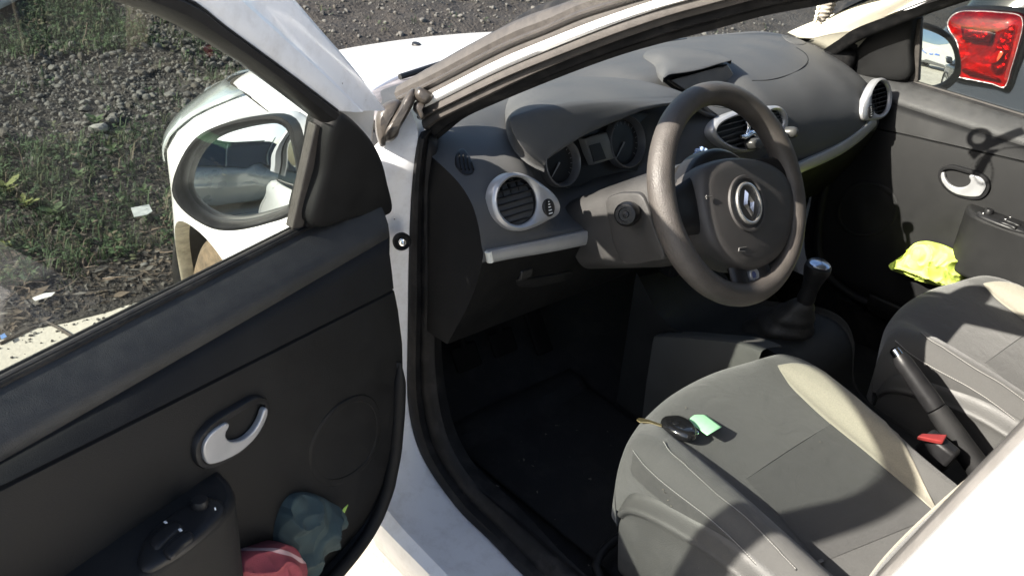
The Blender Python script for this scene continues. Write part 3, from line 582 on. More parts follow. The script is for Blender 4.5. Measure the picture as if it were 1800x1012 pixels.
dash = MB().add(up_v, up_f).build('dashboard', PLASTD, car, auto=50)
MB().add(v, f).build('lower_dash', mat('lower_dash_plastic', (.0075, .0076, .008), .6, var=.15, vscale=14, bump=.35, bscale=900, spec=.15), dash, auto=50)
def onD(L, off=0.):
    out = []
    for p in L:
        h = None
        for dy in [k*q for k in range(0, 90, 3) for q in (1, -1)]:
            h = hit(p[0], p[1]+dy, DT)
            if h: break
        out.append(h[0]+h[1]*off*(1 if h[1]@(CAM-h[0]) > 0 else -1))
    return out
# instrument hood
pm = [at(957, 297, 'y', -.775), at(930, 284, 'y', -.755), at(906, 262, 'y', -.728), at(893, 235, 'y', -.695), at(889, 206, 'z', 1.012), at(892, 178, 'z', 1.014), at(906, 156, 'z', 1.016), at(932, 142, 'z', 1.018), at(975, 135, 'z', 1.02), at(1024, 134, 'z', 1.022), at(1090, 137, 'z', 1.025), at(1143, 146, 'z', 1.027), at(1188, 160, 'z', 1.027), at(1225, 178, 'z', 1.022), at(1262, 202, 'y', -.745)]
lip = [at(959, 281, 'y', -.782), at(985, 262, 'y', -.778), at(1025, 235, 'y', -.772), at(1064, 217, 'y', -.770), at(1100, 202, 'y', -.770), at(1135, 189, 'y', -.770), at(1185, 181, 'y', -.765), at(1215, 186, 'y', -.76), at(1255, 207, 'y', -.752)]
crs = [at(955, 292, 'y', -.778), at(925, 268, 'y', -.772), at(902, 236, 'y', -.762), at(895, 210, 'y', -.752), at(918, 199, 'y', -.748), at(945, 191, 'y', -.747), at(985, 184, 'y', -.746), at(1024, 179, 'y', -.746), at(1085, 175, 'y', -.746), at(1143, 173, 'y', -.744), at(1190, 172, 'y', -.742), at(1222, 180, 'y', -.742), at(1258, 203, 'y', -.748)]
n = 60; A, B, Cc = cr(pm, n), cr(lip, n), cr(crs, n); w = np.sin(np.linspace(0, math.pi, n))[:, None]
hr = [A-V3(0, 0, .006), A, A+(Cc-A)*.33+V3(0, 0, .008)*w**.6, A+(Cc-A)*.66+V3(0, 0, .009)*w**.6, A+(Cc-A)*.93+V3(0, 0, .003)*w**.6, Cc+(B-Cc)*.06, Cc+(B-Cc)*.3+V3(0, -.003, 0), Cc+(B-Cc)*.65+V3(0, -.002, 0), B, B+V3(0, .006, -.006), B+V3(0, .05, -.004)*w+V3(0, .012, 0), B+V3(0, .10, -.010)*w+V3(0, .012, 0)]
hood = MB().add(*grid([list(r) for r in net(hr, n, 56)])).build('instrument_hood', PLASTD, dash, auto=50)
# instruments behind it
ng = V3(0, -.94, .34); ng /= np.linalg.norm(ng); PG = V3(-.33, -.722, .94)
BLK = mat('gauge_black', (.010, .010, .011), .35, var=.2)
gp = atns([(968, 300), (975, 262), (1010, 240), (1060, 222), (1110, 200), (1150, 205), (1165, 250), (1160, 300), (1110, 300), (1050, 312), (1000, 330)], PG-ng*.012, ng)
MB().add(*slab(cr(gp, 50, True), ng, -.01, 0)).build('instrument_panel', BLK, dash)
TICK = mat('gauge_print', (.22, .22, .22), .5)
for (gx, gy), r, r2 in (((986, 286), .046, .041), ((1100, 250), .052, .048)):
    c = atn(gx, gy, PG, ng)
    MB().add(*revolve(c, ng, [(r, -.010), (r, .004), (r*.985, .008), (r*.94, .009), (r2*.97, .004), (r2*.93, -.006), (r2*.92, -.011)], 48)).build('gauge_ring', mat('gauge_rim_grey', (.13, .13, .135), .4, .4, var=.08), dash)
    g_ = MB().add(*disc(c-ng*.008, ng, r2*.93, .001, 40)).build('gauge_face', BLK, dash)
    a, b, _ = frame(ng); tk = MB()
    for q in np.linspace(-.75*math.pi+math.pi/2, .75*math.pi+math.pi/2, 17):
        d = math.cos(q)*a+math.sin(q)*b; e = -math.sin(q)*a+math.cos(q)*b; p0, p1 = c-ng*.006+d*r2*.74, c-ng*.006+d*r2*.86
        tk.add([p0-e*.0007, p0+e*.0007, p1+e*.0007, p1-e*.0007], [(0, 1, 2, 3)])
    tk.build('gauge_ticks', TICK, g_)
    d = math.cos(3.9)*a+math.sin(3.9)*b; MB().add(*tube([c-ng*.004, c-ng*.004+d*r2*.8], [.0022, .0008], 6)).build('gauge_needle', TICK, g_)
sq = atns([(1024, 244), (1040, 238), (1064, 232), (1072, 252), (1080, 278), (1062, 284), (1042, 290), (1032, 268)], PG+ng*.002, ng)
sb = atns([(1032, 256), (1051, 251), (1062, 279), (1041, 285)], PG+ng*.003, ng)
ds = MB().add(*pillow(np.array(sq), ng, .005, .012, prof=((0, 0), (.04, .8), (.1, 1), (.5, 1)), smooth=False)).build('trip_display', mat('grey_satin', (.17, .17, .165), .45, .3, var=.06), dash)
MB().add(*slab(sb, ng, .003, .006)).build('display_window', BLK, ds)
# centre display hood
db = [at(1166, 137, 'y', -.672), at(1150, 120, 'z', 1.034), at(1133, 99, 'z', 1.036), at(1140, 89, 'z', 1.038), at(1160, 84, 'z', 1.04), at(1185, 83, 'z', 1.042), at(1225, 87, 'z', 1.044), at(1262, 95, 'z', 1.044), at(1286, 106, 'y', -.662)]
dl = [at(1168, 137, 'y', -.672), at(1176, 131, 'y', -.667), at(1190, 128, 'y', -.664), at(1210, 124, 'y', -.662), at(1240, 117, 'y', -.66), at(1264, 111, 'y', -.66), at(1284, 107, 'y', -.662)]
n = 50; A, B = cr(db, n), cr(dl, n); w = np.sin(np.linspace(0, math.pi, n))[:, None]**.7
hr = [A-V3(0, 0, .01), A, A+(B-A)*.35+V3(0, 0, .014)*w, A+(B-A)*.7+V3(0, 0, .012)*w, B, B+V3(0, .004, -.005)*w, B+V3(0, .03, -.006)*w]
MB().add(*grid([list(r) for r in net(hr, n, 30)])).build('display_hood', PLASTD, dash, auto=50)
dv = [at(1176, 140, 'y', -.648), at(1279, 112, 'y', -.648), at(1296, 140, 'y', -.668), at(1205, 160, 'y', -.668)]
MB().add(*slab(dv, V3(0, -.9, .4), -.01, 0)).build('centre_display', BLK, dash, bevel=.003)
# side vents (silver egg with a round outlet and a thumbwheel), one each end
nv = V3(0, -.93, .36); nv /= np.linalg.norm(nv); PV = V3(-.61, -.809, .92)
vo = [(861, 350), (867, 325), (884, 308), (904, 303), (930, 311), (956, 328), (975, 346), (982, 362), (979, 376), (963, 386), (940, 398), (912, 406), (888, 401), (868, 381)]
vi = [(871, 352), (879, 326), (898, 312), (920, 315), (936, 333), (942, 357), (936, 380), (916, 394), (895, 392), (878, 376)]
def vent(mir):
    k = dict(parent=dash, mirror=mir); o, i = cr(atns(vo, PV, nv), 64, True), cr(atns(vi, PV, nv), 64, True)
    ci = i.mean(0)
    # match the start angle of both outlines
    sh = int(np.argmin(np.linalg.norm(o-(ci+(i[0]-ci)*1.2), axis=1))); o = np.roll(o, -sh, 0)
    MB().add(*ringband(o, i, nv, .007, .012, dome=.002)).build('vent_bezel', SILVER, **k)
    MB().add(*pillow(ci+(i-ci)*1.0, nv, -.028, .03, prof=((0, 0), (.02, 1.), (.5, 1.02)), smooth=False)).build('vent_well', BLK, **k)
    a, b, _ = frame(nv); a = -a if a[0] < 0 else a; R = .041; sl = MB()
    for q in np.linspace(-.033, .033, 7):
        h = math.sqrt(R*R-q*q)-.001; sl.add(*box(ci+b*q-nv*.005, (2*h, .010, .0018), np.array([a, -nv, b]).T))
    for q in (-.018, .0, .018): h = math.sqrt(R*R-q*q)-.002; sl.add(*box(ci+a*q-nv*.014, (.0022, .010, 2*h), np.array([a, -nv, b]).T))
    sl.build('vent_louvres', PLASTS, **k)
    w_ = atn(963, 365, PV+nv*.006, nv); th = MB().add(*disc(w_, nv, .0165, .005, 24, sx=.85)).build('vent_thumbwheel', PLASTS, **k)
    ms = MB()
    for j, q in enumerate((-.010, -.0045, .001, .006, .0105)): s_ = .0085-.0015*j; ms.add(*box(w_+b*q+nv*.0052, (s_, .0006, .0017), np.array([a, -nv, b]).T))
    ms.build('thumbwheel_marks', mat('white_print', (.75, .75, .75), .5), th, mirror=mir)
both(vent)
# silver strips
def strip(top, bot, y0, name, cap=True):
    t, b = cr([at(*p, 'y', y0) for p in top], 30), cr([at(*p, 'y', y0) for p in bot], 30); o = V3(0, -1, .12)*.75
    MB().add(*grid([t-o*.01, t+o*.003, t+(b-t)*.10+o*.0055, t+(b-t)*.4+o*.007, t+(b-t)*.7+o*.0065, t+(b-t)*.92+o*.005, b+o*.002, b-o*.01])).build(name, SILVER, dash)
    e = [t[0], t[0]+(b[0]-t[0])*.12, t[0]+(b[0]-t[0])*.5, b[0]]
    return t, b
t, b = strip([(858, 441), (900, 432), (960, 420), (1038, 404)], [(860, 462), (900, 454), (960, 444), (1040, 428)], -.827, 'dash_trim_strip')
MB().add(*tube([t[0]+V3(.002, .002, -.002), b[0]+V3(.002, .0, .002)], .007, 10, sq=.8)).build('trim_strip_end', mat('pale_plastic', (.6, .6, .55), .5), dash)
strip([(1392, 292), (1410, 284), (1470, 256), (1510, 229), (1537, 205)], [(1392, 310), (1410, 303), (1475, 273), (1512, 247), (1538, 222)], -.818, 'dash_trim_strip')
# centre vents
ncv = V3(0, -.95, .30); ncv /= np.linalg.norm(ncv); PCV = V3(.05, -.793, .93)
for o, i in (([(1247, 232), (1254, 216), (1274, 203), (1306, 193), (1330, 192), (1343, 205), (1347, 228), (1341, 250), (1325, 264), (1298, 268), (1270, 259), (1253, 246)], [(1256, 231), (1262, 220), (1279, 210), (1305, 202), (1316, 206), (1313, 222), (1309, 238), (1316, 252), (1313, 259), (1297, 260), (1275, 252), (1262, 241)]),
             ([(1342, 192), (1358, 186), (1373, 191), (1381, 207), (1380, 225), (1373, 237), (1355, 240), (1344, 220)], [(1350, 199), (1360, 194), (1369, 200), (1374, 212), (1371, 226), (1362, 231), (1354, 228), (1350, 214)])):
    oo, ii = cr(atns(o, PCV, ncv), 56, True), cr(atns(i, PCV, ncv), 56, True); ci = ii.mean(0)
    MB().add(*ringband(oo, ii, ncv, .008, .014, dome=.002)).build('centre_vent_bezel', SILVER, dash)
    MB().add(*pillow(ii, ncv, -.024, .026, prof=((0, 0), (.02, 1.), (.5, 1.02)), smooth=False)).build('vent_well', BLK, dash)
    a, b, _ = frame(ncv); a = -a if a[0] < 0 else a; sl = MB(); uv = [((p-ci)@a, (p-ci)@b) for p in ii]
    bb = [q[1] for q in uv]
    for q in np.linspace(min(bb), max(bb), 7)[1:-1]:
        xsx = []
        for (x1, y1), (x2, y2) in zip(uv, uv[1:]+uv[:1]):
            if (y1-q)*(y2-q) < 0: xsx.append(x1+(x2-x1)*(q-y1)/(y2-y1))
        if len(xsx) >= 2: sl.add(*box(ci+b*q+a*(min(xsx)+max(xsx))/2-ncv*.003, (max(xsx)-min(xsx), .012, .0025), np.array([a, -ncv, b]).T))
    sl.build('vent_louvres', PLASTD, dash)
w_ = atn(1324, 224, PCV+ncv*.008, ncv); th = MB().add(*disc(w_, ncv, .014, .006, 24, sx=.8)).build('vent_thumbwheel', PLASTS, dash)
a, b, _ = frame(ncv); ms = MB()
for q in (-.008, -.003, .002, .007): ms.add(*box(w_+b*q+ncv*.0062, (.007, .0006, .002), np.array([-a, -ncv, b]).T))
ms.build('thumbwheel_marks', mat('white_print', (.75, .75, .75), .5), th)
# side demister outlet, airbag seam, fuse-cover seam, defroster slot, speaker disc, passenger screw
dm = onD([(801, 292), (803, 270), (814, 262), (824, 275), (833, 296), (830, 306), (815, 308)], .001); nd = V3(-.3, -.9, .3)
MB().add(*pillow(dm, nd, .002, .004, num=32)).build('demister_vent', PLASTS, dash)
sl = MB()
for x0 in (807, 814, 821, 828): sl.add(*tube(onD([(x0, 272+max(0, x0-812)), (x0+4, 300)], .003), .0016, 6))
sl.build('demister_slats', PLAST, dash)
for L, r in (([(1322, 142), (1350, 141), (1380, 134), (1405, 123), (1420, 108), (1416, 95), (1400, 84)], .0013), ([(1253, 187), (1275, 190), (1300, 186), (1330, 178)], .0012)): MB().add(*tube(cr(onD(L, -.0002), 50), r, 6)).build('dash_seam', SEAL, dash)
sp_ = onD([(1374, 62), (1386, 60), (1402, 66), (1416, 75), (1410, 79), (1394, 77), (1380, 70)], .001); MB().add(*pillow(sp_, V3(0, 0, 1), .0015, .002, num=32)).build('dash_speaker', mat('speaker_mesh', (.10, .10, .10), .8, bump=1., bscale=1200), dash)
df = MB()
for t in np.linspace(0, 1, 16):
    p = np.array([(1142+62*t, 78-9*t)]); h = hit(p[0][0], p[0][1], DT)
    if h: df.add(*box(h[0]+V3(0, 0, .001), (.010, .005, .002), None))
df.build('defroster_slots', BLK, dash)
ft = onD([(908, 490), (935, 487), (980, 480), (1006, 476), (1002, 488), (975, 496), (940, 503), (912, 503)], .001)
MB().add(*pillow(ft, V3(0, -1, -.25), .004, .01, num=40)).build('fuse_flap', PLAST, dash)
MB().add(*box(onD([(923, 480)])[0], (.03, .012, .022))).build('dimmer_switch', PLASTS, dash, bevel=.004)
# centre stack and console
MB().add(*box((.01, -.775, .74), (.25, .05, .22), np.array(Matrix.Rotation(.12, 3, 'X')))).build('centre_stack', PLASTS, dash, bevel=.012)
for q in ((1346, 287), (1362, 300), (1352, 312)): MB().add(*revolve(at(*q, 'y', -.80), (0, -1, .2), [(.022, 0), (.022, .014), (.019, .019), (.001, .019)], 24)).build('heater_knob', PLASTD, dash)
cs = []
for y, hw, zt, z0 in ((-.70, .13, .60, .25), (-.80, .135, .53, .25), (-.88, .135, .533, .25), (-.985, .132, .57, .25), (-1.07, .128, .582, .25), (-1.12, .12, .55, .25), (-1.16, .10, .47, .25), (-1.25, .09, .445, .25), (-1.45, .09, .435, .25), (-1.62, .09, .44, .25), (-1.75, .09, .40, .25)):
    cs.append([V3(-hw*1.0, y, z0), V3(-hw, y, zt-.012), V3(-hw+.004, y, zt-.003), V3(-hw+.014, y, zt), V3(-hw*.5, y, zt-.006), V3(0, y, zt-.014), V3(hw*.5, y, zt-.006), V3(hw-.014, y, zt), V3(hw-.004, y, zt-.003), V3(hw, y, zt-.012), V3(hw, y, z0)])
cons = MB().add(*grid([list(r) for r in net(cs, 60, 60)])).build('centre_console', mat('console_plastic', (.020, .0205, .020), .62, var=.15, vscale=20, bump=.3, bscale=600, dirt=(.035, .034, .032), dscale=9, damt=.4, spec=.3), car, auto=50)
pt_ = cr(ats([(1150, 592), (1190, 593), (1222, 596), (1290, 603), (1320, 611), (1338, 619)], 'x', -.19), 30)
MB().add(*grid([[p+V3(.075, .0, -.012) for p in pt_], [p+V3(.02, 0, .002) for p in pt_], [p+V3(.006, 0, .003) for p in pt_], list(pt_), [p+V3(-.002, 0, -.012) for p in pt_], [p+V3(.0, 0, -.12) for p in pt_], [p+V3(.012, 0, -.30) for p in pt_]])).build('console_side_panel', mat('grey_console_plastic', (.062, .063, .060), .6, var=.1, vscale=20, bump=.3, bscale=600), cons)
gb = V3(.035, -.985, .535)
MB().add(*revolve(gb, (.05, -.05, 1), [(.058, -.02), (.066, -.004), (.066, .006), (.058, .010), (.050, .006)], 36)).build('gear_surround', CHROME, cons)
# gear lever
KN = V3(.012, -1.041, .742)
gl_ = empty('gear_lever', parent=car)
bt = []
for t in np.linspace(0, 1, 22):
    c = gb+V3(0, 0, .0)+(KN-V3(0, 0, .085)-gb)*t; r = .060*(1-t)**.8+.017+.004*math.sin(t*22)*(1-t)
    bt.append([c+r*V3(math.cos(q)*(1+.08*math.cos(4*q)), math.sin(q), 0) for q in np.linspace(0, 2*math.pi, 28, endpoint=False)])
MB().add(*grid(bt, True)).build('gear_gaiter', mat('gaiter_leather', (.016, .016, .016), .6, var=.3, vscale=40, bump=.5, bscale=160), gl_)
MB().add(*revolve(KN-V3(0, 0, .09), (.02, -.10, 1), [(.017, 0), (.019, .01), (.017, .03), (.019, .05), (.024, .068), (.0275, .082), (.0265, .092), (.02, .097)], 32)).build('gear_knob', PLASTS, gl_)
MB().add(*revolve(KN-V3(0, 0, .09)+.0955*V3(.02, -.1, 1), (.02, -.10, 1), [(.0225, -.004), (.0225, .001), (.019, .004), (.0001, .006)], 32)).build('knob_cap', mat('blue_grey_chrome', (.55, .62, .75), .18, .9, var=.1), gl_)
# handbrake
hb = empty('handbrake', parent=car); p0, p1 = V3(0, -1.262, .642), V3(0, -1.49, .480); d = p1-p0
MB().add(*tube([p0+d*t for t in np.linspace(0, .42, 12)], [.0135, .0165, .0175, .0175, .018, .018, .0185, .0185, .0185, .019, .019, .0185], 18)).build('handbrake_grip', PLASTS, hb)
MB().add(*tube([p0+d*t for t in (.43, .46, .7, 1.0, 1.15)], [.0165, .018, .019, .021, .023], 18, sq=1.15)).build('handbrake_lever', PLAST, hb)
MB().add(*tube([p0+d*.0, p0-d*.025, p0-d*.05, p0-d*.06], [.0105, .0105, .010, .006], 14)).build('release_button', CHROME, hb)
# buckle
bk = MB().add(*box((-.062, -1.40, .515), (.032, .062, .085), np.array(Matrix.Rotation(.25, 3, 'X')))).build('belt_buckle', PLASTS, car, bevel=.007)
rt = ats([(1612, 768), (1620, 763), (1665, 765), (1658, 777), (1650, 776)], 'z', .562); MB().add(*slab(rt, V3(0, 0, 1), -.006, .003)).build('release_key', RED, bk, bevel=.002)

# ------------------------------------------------------------------ steering column and wheel
W = V3(-.372, -1.0576, .9909); TL = .5278; n_ = V3(0, -math.cos(TL), math.sin(TL)); e1 = V3(1, 0, 0); e2 = V3(0, math.sin(TL), math.cos(TL))
SHR = mat('shroud_plastic', (.033, .0322, .032), .55, var=.1, vscale=12, bump=.3, bscale=800, dirt=(.048, .046, .044), dscale=6, damt=.4)
rows = []
for s, hx, ht, hb_ in ((.045, .060, .055, .070), (.055, .078, .070, .088), (.08, .086, .070, .096), (.14, .088, .070, .098), (.22, .088, .066, .09), (.32, .085, .06, .08)):
    c = W-n_*s; r = []
    for q in np.linspace(0, 2*math.pi, 40, endpoint=False):
        cx, sx = math.cos(q), math.sin(q); r.append(c+e1*hx*math.copysign(abs(cx)**.45, cx)+e2*(ht if sx > 0 else hb_)*math.copysign(abs(sx)**.55, sx))
    rows.append(r)
v, f = grid(rows, True); f.append(tuple(range(40))); col_ = MB().add(v, f).build('steering_column', SHR, car)
CT_ = bvh_of(v, f)
pn = ats([(1067, 352), (1082, 341), (1105, 338), (1128, 341), (1140, 362), (1152, 400), (1170, 452), (1150, 459), (1102, 463), (1085, 440), (1074, 400)], 'x', -.461)
MB().add(*pillow(pn, V3(-1, 0, 0), .004, .01, prof=((0, 0), (.02, .7), (.06, 1), (.5, 1)), num=64)).build('column_side_cover', SHR, col_)
sk = at(1103, 376, 'x', -.485); sd = V3(-.85, -.42, .30); sd /= np.linalg.norm(sd)
st = MB().add(*revolve(sk, sd, [(.013, -.06), (.014, -.015), (.0205, -.013), (.0215, .0), (.0205, .012), (.017, .017), (.012, .0175), (.0115, .014), (.006, .014), (.0055, .018), (.0001, .019)], 36)).build('lighting_stalk', PLASTS, col_)
sk2 = V3(-.28, -.93, .945); MB().add(*tube([sk2, sk2+V3(.07, -.02, .005), sk2+V3(.13, -.035, .01)], [.009, .009, .012], 12)).build('wiper_stalk', PLASTS, col_)
sw_ = empty('steering_wheel', parent=car)
Rm, rm_ = .1675, .0195
rim = []
for a in np.linspace(0, 2*math.pi, 120, endpoint=False):
    d = math.cos(a)*e1+math.sin(a)*e2; fat = 1+.10*math.exp(-((abs(((a+math.pi) % (2*math.pi))-math.pi)-.35)/.25)**2)+.10*math.exp(-((abs(((a+math.pi) % (2*math.pi))-math.pi)-2.8)/.25)**2)
    rim.append([W+d*(Rm+rm_*fat*math.cos(b))+n_*rm_*1.12*math.sin(b) for b in np.linspace(0, 2*math.pi, 20, endpoint=False)])
rim.append(rim[0])
LEATH = mat('worn_leather', (.056, .050, .046), .46, var=.2, vscale=25, bump=.5, bscale=500, dirt=(.09, .08, .072), dscale=10, damt=.6)
MB().add(*grid(rim, True)).build('wheel_grip', LEATH, sw_)
ps = []
for rr_, b in ((Rm-.6*rm_, 1.15),): pass
ho = [(1212, 318), (1219, 301), (1240, 289), (1268, 283), (1305, 284), (1342, 296), (1366, 318), (1376, 350), (1374, 395), (1364, 432), (1345, 458), (1315, 474), (1287, 474), (1258, 458), (1233, 428), (1219, 385), (1213, 345)]
PH = W-n_*.012
AIR = mat('airbag_cover', (.044, .0415, .041), .52, var=.1, vscale=15, bump=.3, bscale=900, dirt=(.058, .055, .053), dscale=7, damt=.4)
hub = MB().add(*pillow(atns(ho, PH, n_), n_, .030, .03, prof=((-.03, 0), (-.015, .45), (.01, .72), (.06, .88), (.2, .97), (.6, 1.)), num=90)).build('airbag_cover', AIR, sw_)
bk_ = [W+(math.cos(q)*.095*e1+math.sin(q)*.088*e2)-n_*.02-e2*.008 for q in np.linspace(0, 2*math.pi, 40, endpoint=False)]
MB().add(*pillow(bk_, n_, .014, .03, smooth=False)).build('wheel_boss', PLASTS, sw_)
def spoke(a0, w0, a1, w1, r0=.06, r1=.158):
    rows = []
    for t in np.linspace(0, 1, 10):
        a = a0+(a1-a0)*t; r = r0+(r1-r0)*t; w = w0+(w1-w0)*t; d = math.cos(a)*e1+math.sin(a)*e2; p = -math.sin(a)*e1+math.cos(a)*e2; z = -.012+.010*t
        rows.append([W+d*r+p*w*math.cos(q)+n_*(z+.011*math.sin(q)) for q in np.linspace(0, 2*math.pi, 14, endpoint=False)])
    return rows
for a0, w0, a1, w1 in ((math.pi+.02, .050, math.pi-.0, .034), (-.02, .050, .0, .034), (-math.pi/2-.26, .022, -math.pi/2-.22, .020), (-math.pi/2+.26, .022, -math.pi/2+.22, .020)):
    MB().add(*grid(spoke(a0, w0, a1, w1), True)).build('wheel_spoke', PLASTS, sw_)
# badge: bright ring round an upright diamond
ec = atn(1313, 358, PH+n_*.030, n_)
o_, i_ = circ(ec, n_, .0475, 56, up=e2), circ(ec, n_, .041, 56, up=e2)
MB().add(*ringband(o_, i_, n_, .004, .006, num=56)).build('badge_recess', AIR, hub)
MB().add(*ringband(circ(ec, n_, .0355, 56, up=e2, sx=.90), circ(ec, n_, .0295, 56, up=e2, sx=.90), n_, .007, .004, num=56)).build('badge_ring', mat('bright_satin', (.75, .74, .72), .25, .85, var=.03), hub)
MB().add(*disc(ec, n_, .0295, .002, 40, up=e2, sx=.9)).build('badge_disc', AIR, hub)
dm_ = MB(); q = lambda x, y: ec+e1*x+e2*y
dia = [(0, .023), (.0135, 0), (0, -.023), (-.0135, 0)]; inn = [(.0, .009), (.005, 0), (0, -.009), (-.005, 0)]
vv = [q(*p)+n_*.003 for p in dia]+[q(*(V3(*p, 0)[:2]*.5+V3(*r, 0)[:2]*.5))+n_*.008 for p, r in zip(dia, inn)]+[q(*r)+n_*.003 for r in inn]
dm_.add(vv, [(i, (i+1) % 4, 4+(i+1) % 4, 4+i) for i in range(4)]+[(4+i, 4+(i+1) % 4, 8+(i+1) % 4, 8+i) for i in range(4)])
dm_.build('diamond_badge', CHROME, hub, smooth=False)
ar_ = MB()
for L in ([(1242, 343), (1242, 350)], [(1240, 346), (1252, 345)], [(1300, 436), (1312, 434)], [(1298, 441), (1310, 442)], [(1299, 436), (1299, 442)]): ar_.add(*tube(atns(L, PH+n_*.0305, n_), .0009, 6))
ar_.build('embossed_marks', mat('grey_print', (.09, .088, .085), .5), hub)
bc = atn(1322, 483, W-n_*.003, n_)
b_ = MB().add(*revolve(bc, n_, [(.0125, -.012), (.0125, .003), (.011, .006), (.008, .006), (.0075, .003), (.0001, .003)], 32, up=e2)).build('spoke_button', SILVER, sw_)
MB().add(*disc(bc+n_*.003, n_, .0065, .0015, 6, up=e2)).build('button_symbol', mat('blue_print', (.08, .10, .22), .4), b_)
for p, m_ in (((1384, 372), PLASTD), ((1378, 392), PLASTD), ((1366, 420), PLASTD), ((1352, 448), PLASTD)): MB().add(*disc(atn(*p, W-n_*.002, n_), n_, .010, .005, 20, up=e2)).build('control_button', m_, sw_)
# ------------------------------------------------------------------ seats
X0 = -.36
def seat(parent_name):
    S = empty(parent_name, parent=car)
    U = [(-.250, 0), (-.252, 1), (-.243, 2), (-.220, 3), (-.182, 4), (-.150, 5), (-.075, 6), (0, 7), (.075, 6), (.150, 5), (.176, 4), (.207, 3), (.228, 2), (.236, 1), (.234, 0)]
    #       y_centre  y_edge   z: sidelow sideup edge crest inner valley mid centre
    R_ = [(-1.075, -1.115, (.44, .44, .44, .44, .44, .44, .44, .44)),
          (-1.045, -1.100, (.45, .50, .51, .515, .515, .515, .515, .515)),
          (-1.035, -1.098, (.46, .545, .565, .572, .574, .574, .575, .576)),
          (-1.055, -1.105, (.47, .565, .597, .606, .606, .604, .606, .607)),
          (-1.100, -1.130, (.475, .575, .607, .624, .620, .611, .612, .613)),
          (-1.175, -1.180, (.48, .57, .603, .628, .618, .596, .600, .602)),
          (-1.280, -1.280, (.48, .56, .592, .618, .604, .572, .578, .580)),
          (-1.400, -1.400, (.47, .545, .572, .596, .580, .545, .552, .554)),
          (-1.520, -1.520, (.46, .525, .550, .572, .556, .523, .530, .532)),
          (-1.62, -1.62, (.45, .51, .535, .555, .54, .51, .515, .517))]
    ctl = [[V3(X0+u, yc+(ye_-yc)*min(1, (abs(u)/.25))**2.2, z[i]-(.035*min(1, max(0, (-1.2-yc)/.25)) if u > .19 else 0)) for u, i in U] for yc, ye_, z in R_]
    P = net(ctl, 70, 70); v, f = grid([list(r) for r in P])
    T_ = bvh_of(v, f); MB().add(v, f).build('seat_cushion', FABRIC, S)
    def hs(L, off=.0):
        out = []
        for p in L:
            h = hit(p[0], p[1], T_)
            if h: s = 1 if h[1][2] > -.2 else -1; out.append(h[0]+h[1]*off*s)
        return out
    def patch(La, Lb, na, nb, off):
        a, b = cr(La, na), cr(Lb, na); rows = []
        for i in range(na):
            r = [hit(*(a[i]+(b[i]-a[i])*t), T_) for t in np.linspace(0, 1, nb)]
            rows.append([h[0]+h[1]*off*(1 if h[1][2] > 0 else -1) if h else rows[-1][j] for j, h in enumerate(r)])
        return rows
    # pale leaf-shaped insert, dark centre cloth, leather-look bolster
    MB().add(*grid(patch([(1367, 643), (1374, 656), (1392, 682), (1450, 737), (1530, 802), (1595, 857), (1648, 904)], [(1369, 642), (1400, 639), (1452, 651), (1500, 680), (1556, 735), (1600, 800), (1650, 906)], 40, 14, .0022))).build('cushion_insert', BEIGE, S, solid=.002, off=-1)
    MB().add(*grid(patch([(1312, 842), (1345, 880), (1400, 942), (1440, 990)], [(1462, 744), (1528, 801), (1594, 857), (1648, 905)], 30, 24, .0012))).build('centre_cloth', FABRICD, S)
    for La, Lb in (([(1109, 826), (1121, 852), (1150, 880), (1200, 913), (1260, 955), (1312, 1005)], [(1114, 793), (1136, 820), (1171, 852), (1240, 906), (1289, 950), (1342, 1006)]),):
        MB().add(*grid(patch(La, Lb, 50, 14, .0012))).build('bolster_cover', BOLST, S)
    for L in ([(1114, 792), (1135, 818), (1170, 850), (1240, 904), (1290, 948), (1345, 1005)], [(1166, 778), (1180, 797), (1205, 818), (1262, 870), (1312, 910), (1400, 1000)]):
        c = cr(hs(cr(L, 60), .0025), 70); st = MB()
        for i in range(0, 69): st.add(*tube([c[i], c[i]*.3+c[i+1]*.7], .0009, 5))
        st.build('stitching', THREAD, S)
        MB().add(*tube(c-V3(0, 0, .001), .0016, 6)).build('piping', BOLST, S)
    MB().add(*tube(cr(hs(cr([(1312, 841), (1350, 815), (1400, 782), (1462, 744)], 30), .0002), 40), .0011, 6)).build('cushion_seam', FABRICD, S)
    # side valance
    va = [[V3(X0-.240, y, .570+dz), V3(X0-.252, y, .560+dz), V3(X0-.258, y+.004, .538+dz), V3(X0-.261, y+.004, .529+dz), V3(X0-.254, y, .520+dz), V3(X0-.257, y, .45), V3(X0-.255, y-.01, .37), V3(X0-.245, y-.01, .345)] for y, dz in ((-1.128, -.050), (-1.134, -.040), (-1.148, -.028), (-1.185, -.014), (-1.25, -.002), (-1.33, .004), (-1.45, -.01), (-1.62, -.02), (-1.75, -.02))]
    Q = net(va, 40, 60); Q = np.concatenate([Q[:1]+V3(.05, .012, 0), Q]); SID = mat('seat_side_plastic', (.050, .050, .049), .5, var=.1, vscale=14, bump=.3, bscale=500, dirt=(.082, .08, .075), dscale=9, damt=.4)
    MB().add(*grid([list(r) for r in Q])).build('seat_side_cover', SID, S, solid=.004)
    MB().add(*grid([[V3(2*X0-p[0]-.022, p[1], p[2]-.10) for p in r] for r in Q])).build('seat_side_cover', SID, S, solid=.004)
    MB().add(*tube(cr([V3(X0-.265, -1.60, .30), V3(X0-.265, -1.2, .30), V3(X0-.255, -1.09, .31), V3(X0-.20, -1.06, .315), V3(X0, -1.06, .315), V3(X0+.2, -1.06, .315), V3(X0+.255, -1.09, .31), V3(X0+.26, -1.6, .30)], 60), .009, 10)).build('seat_rail', PLASTS, S)
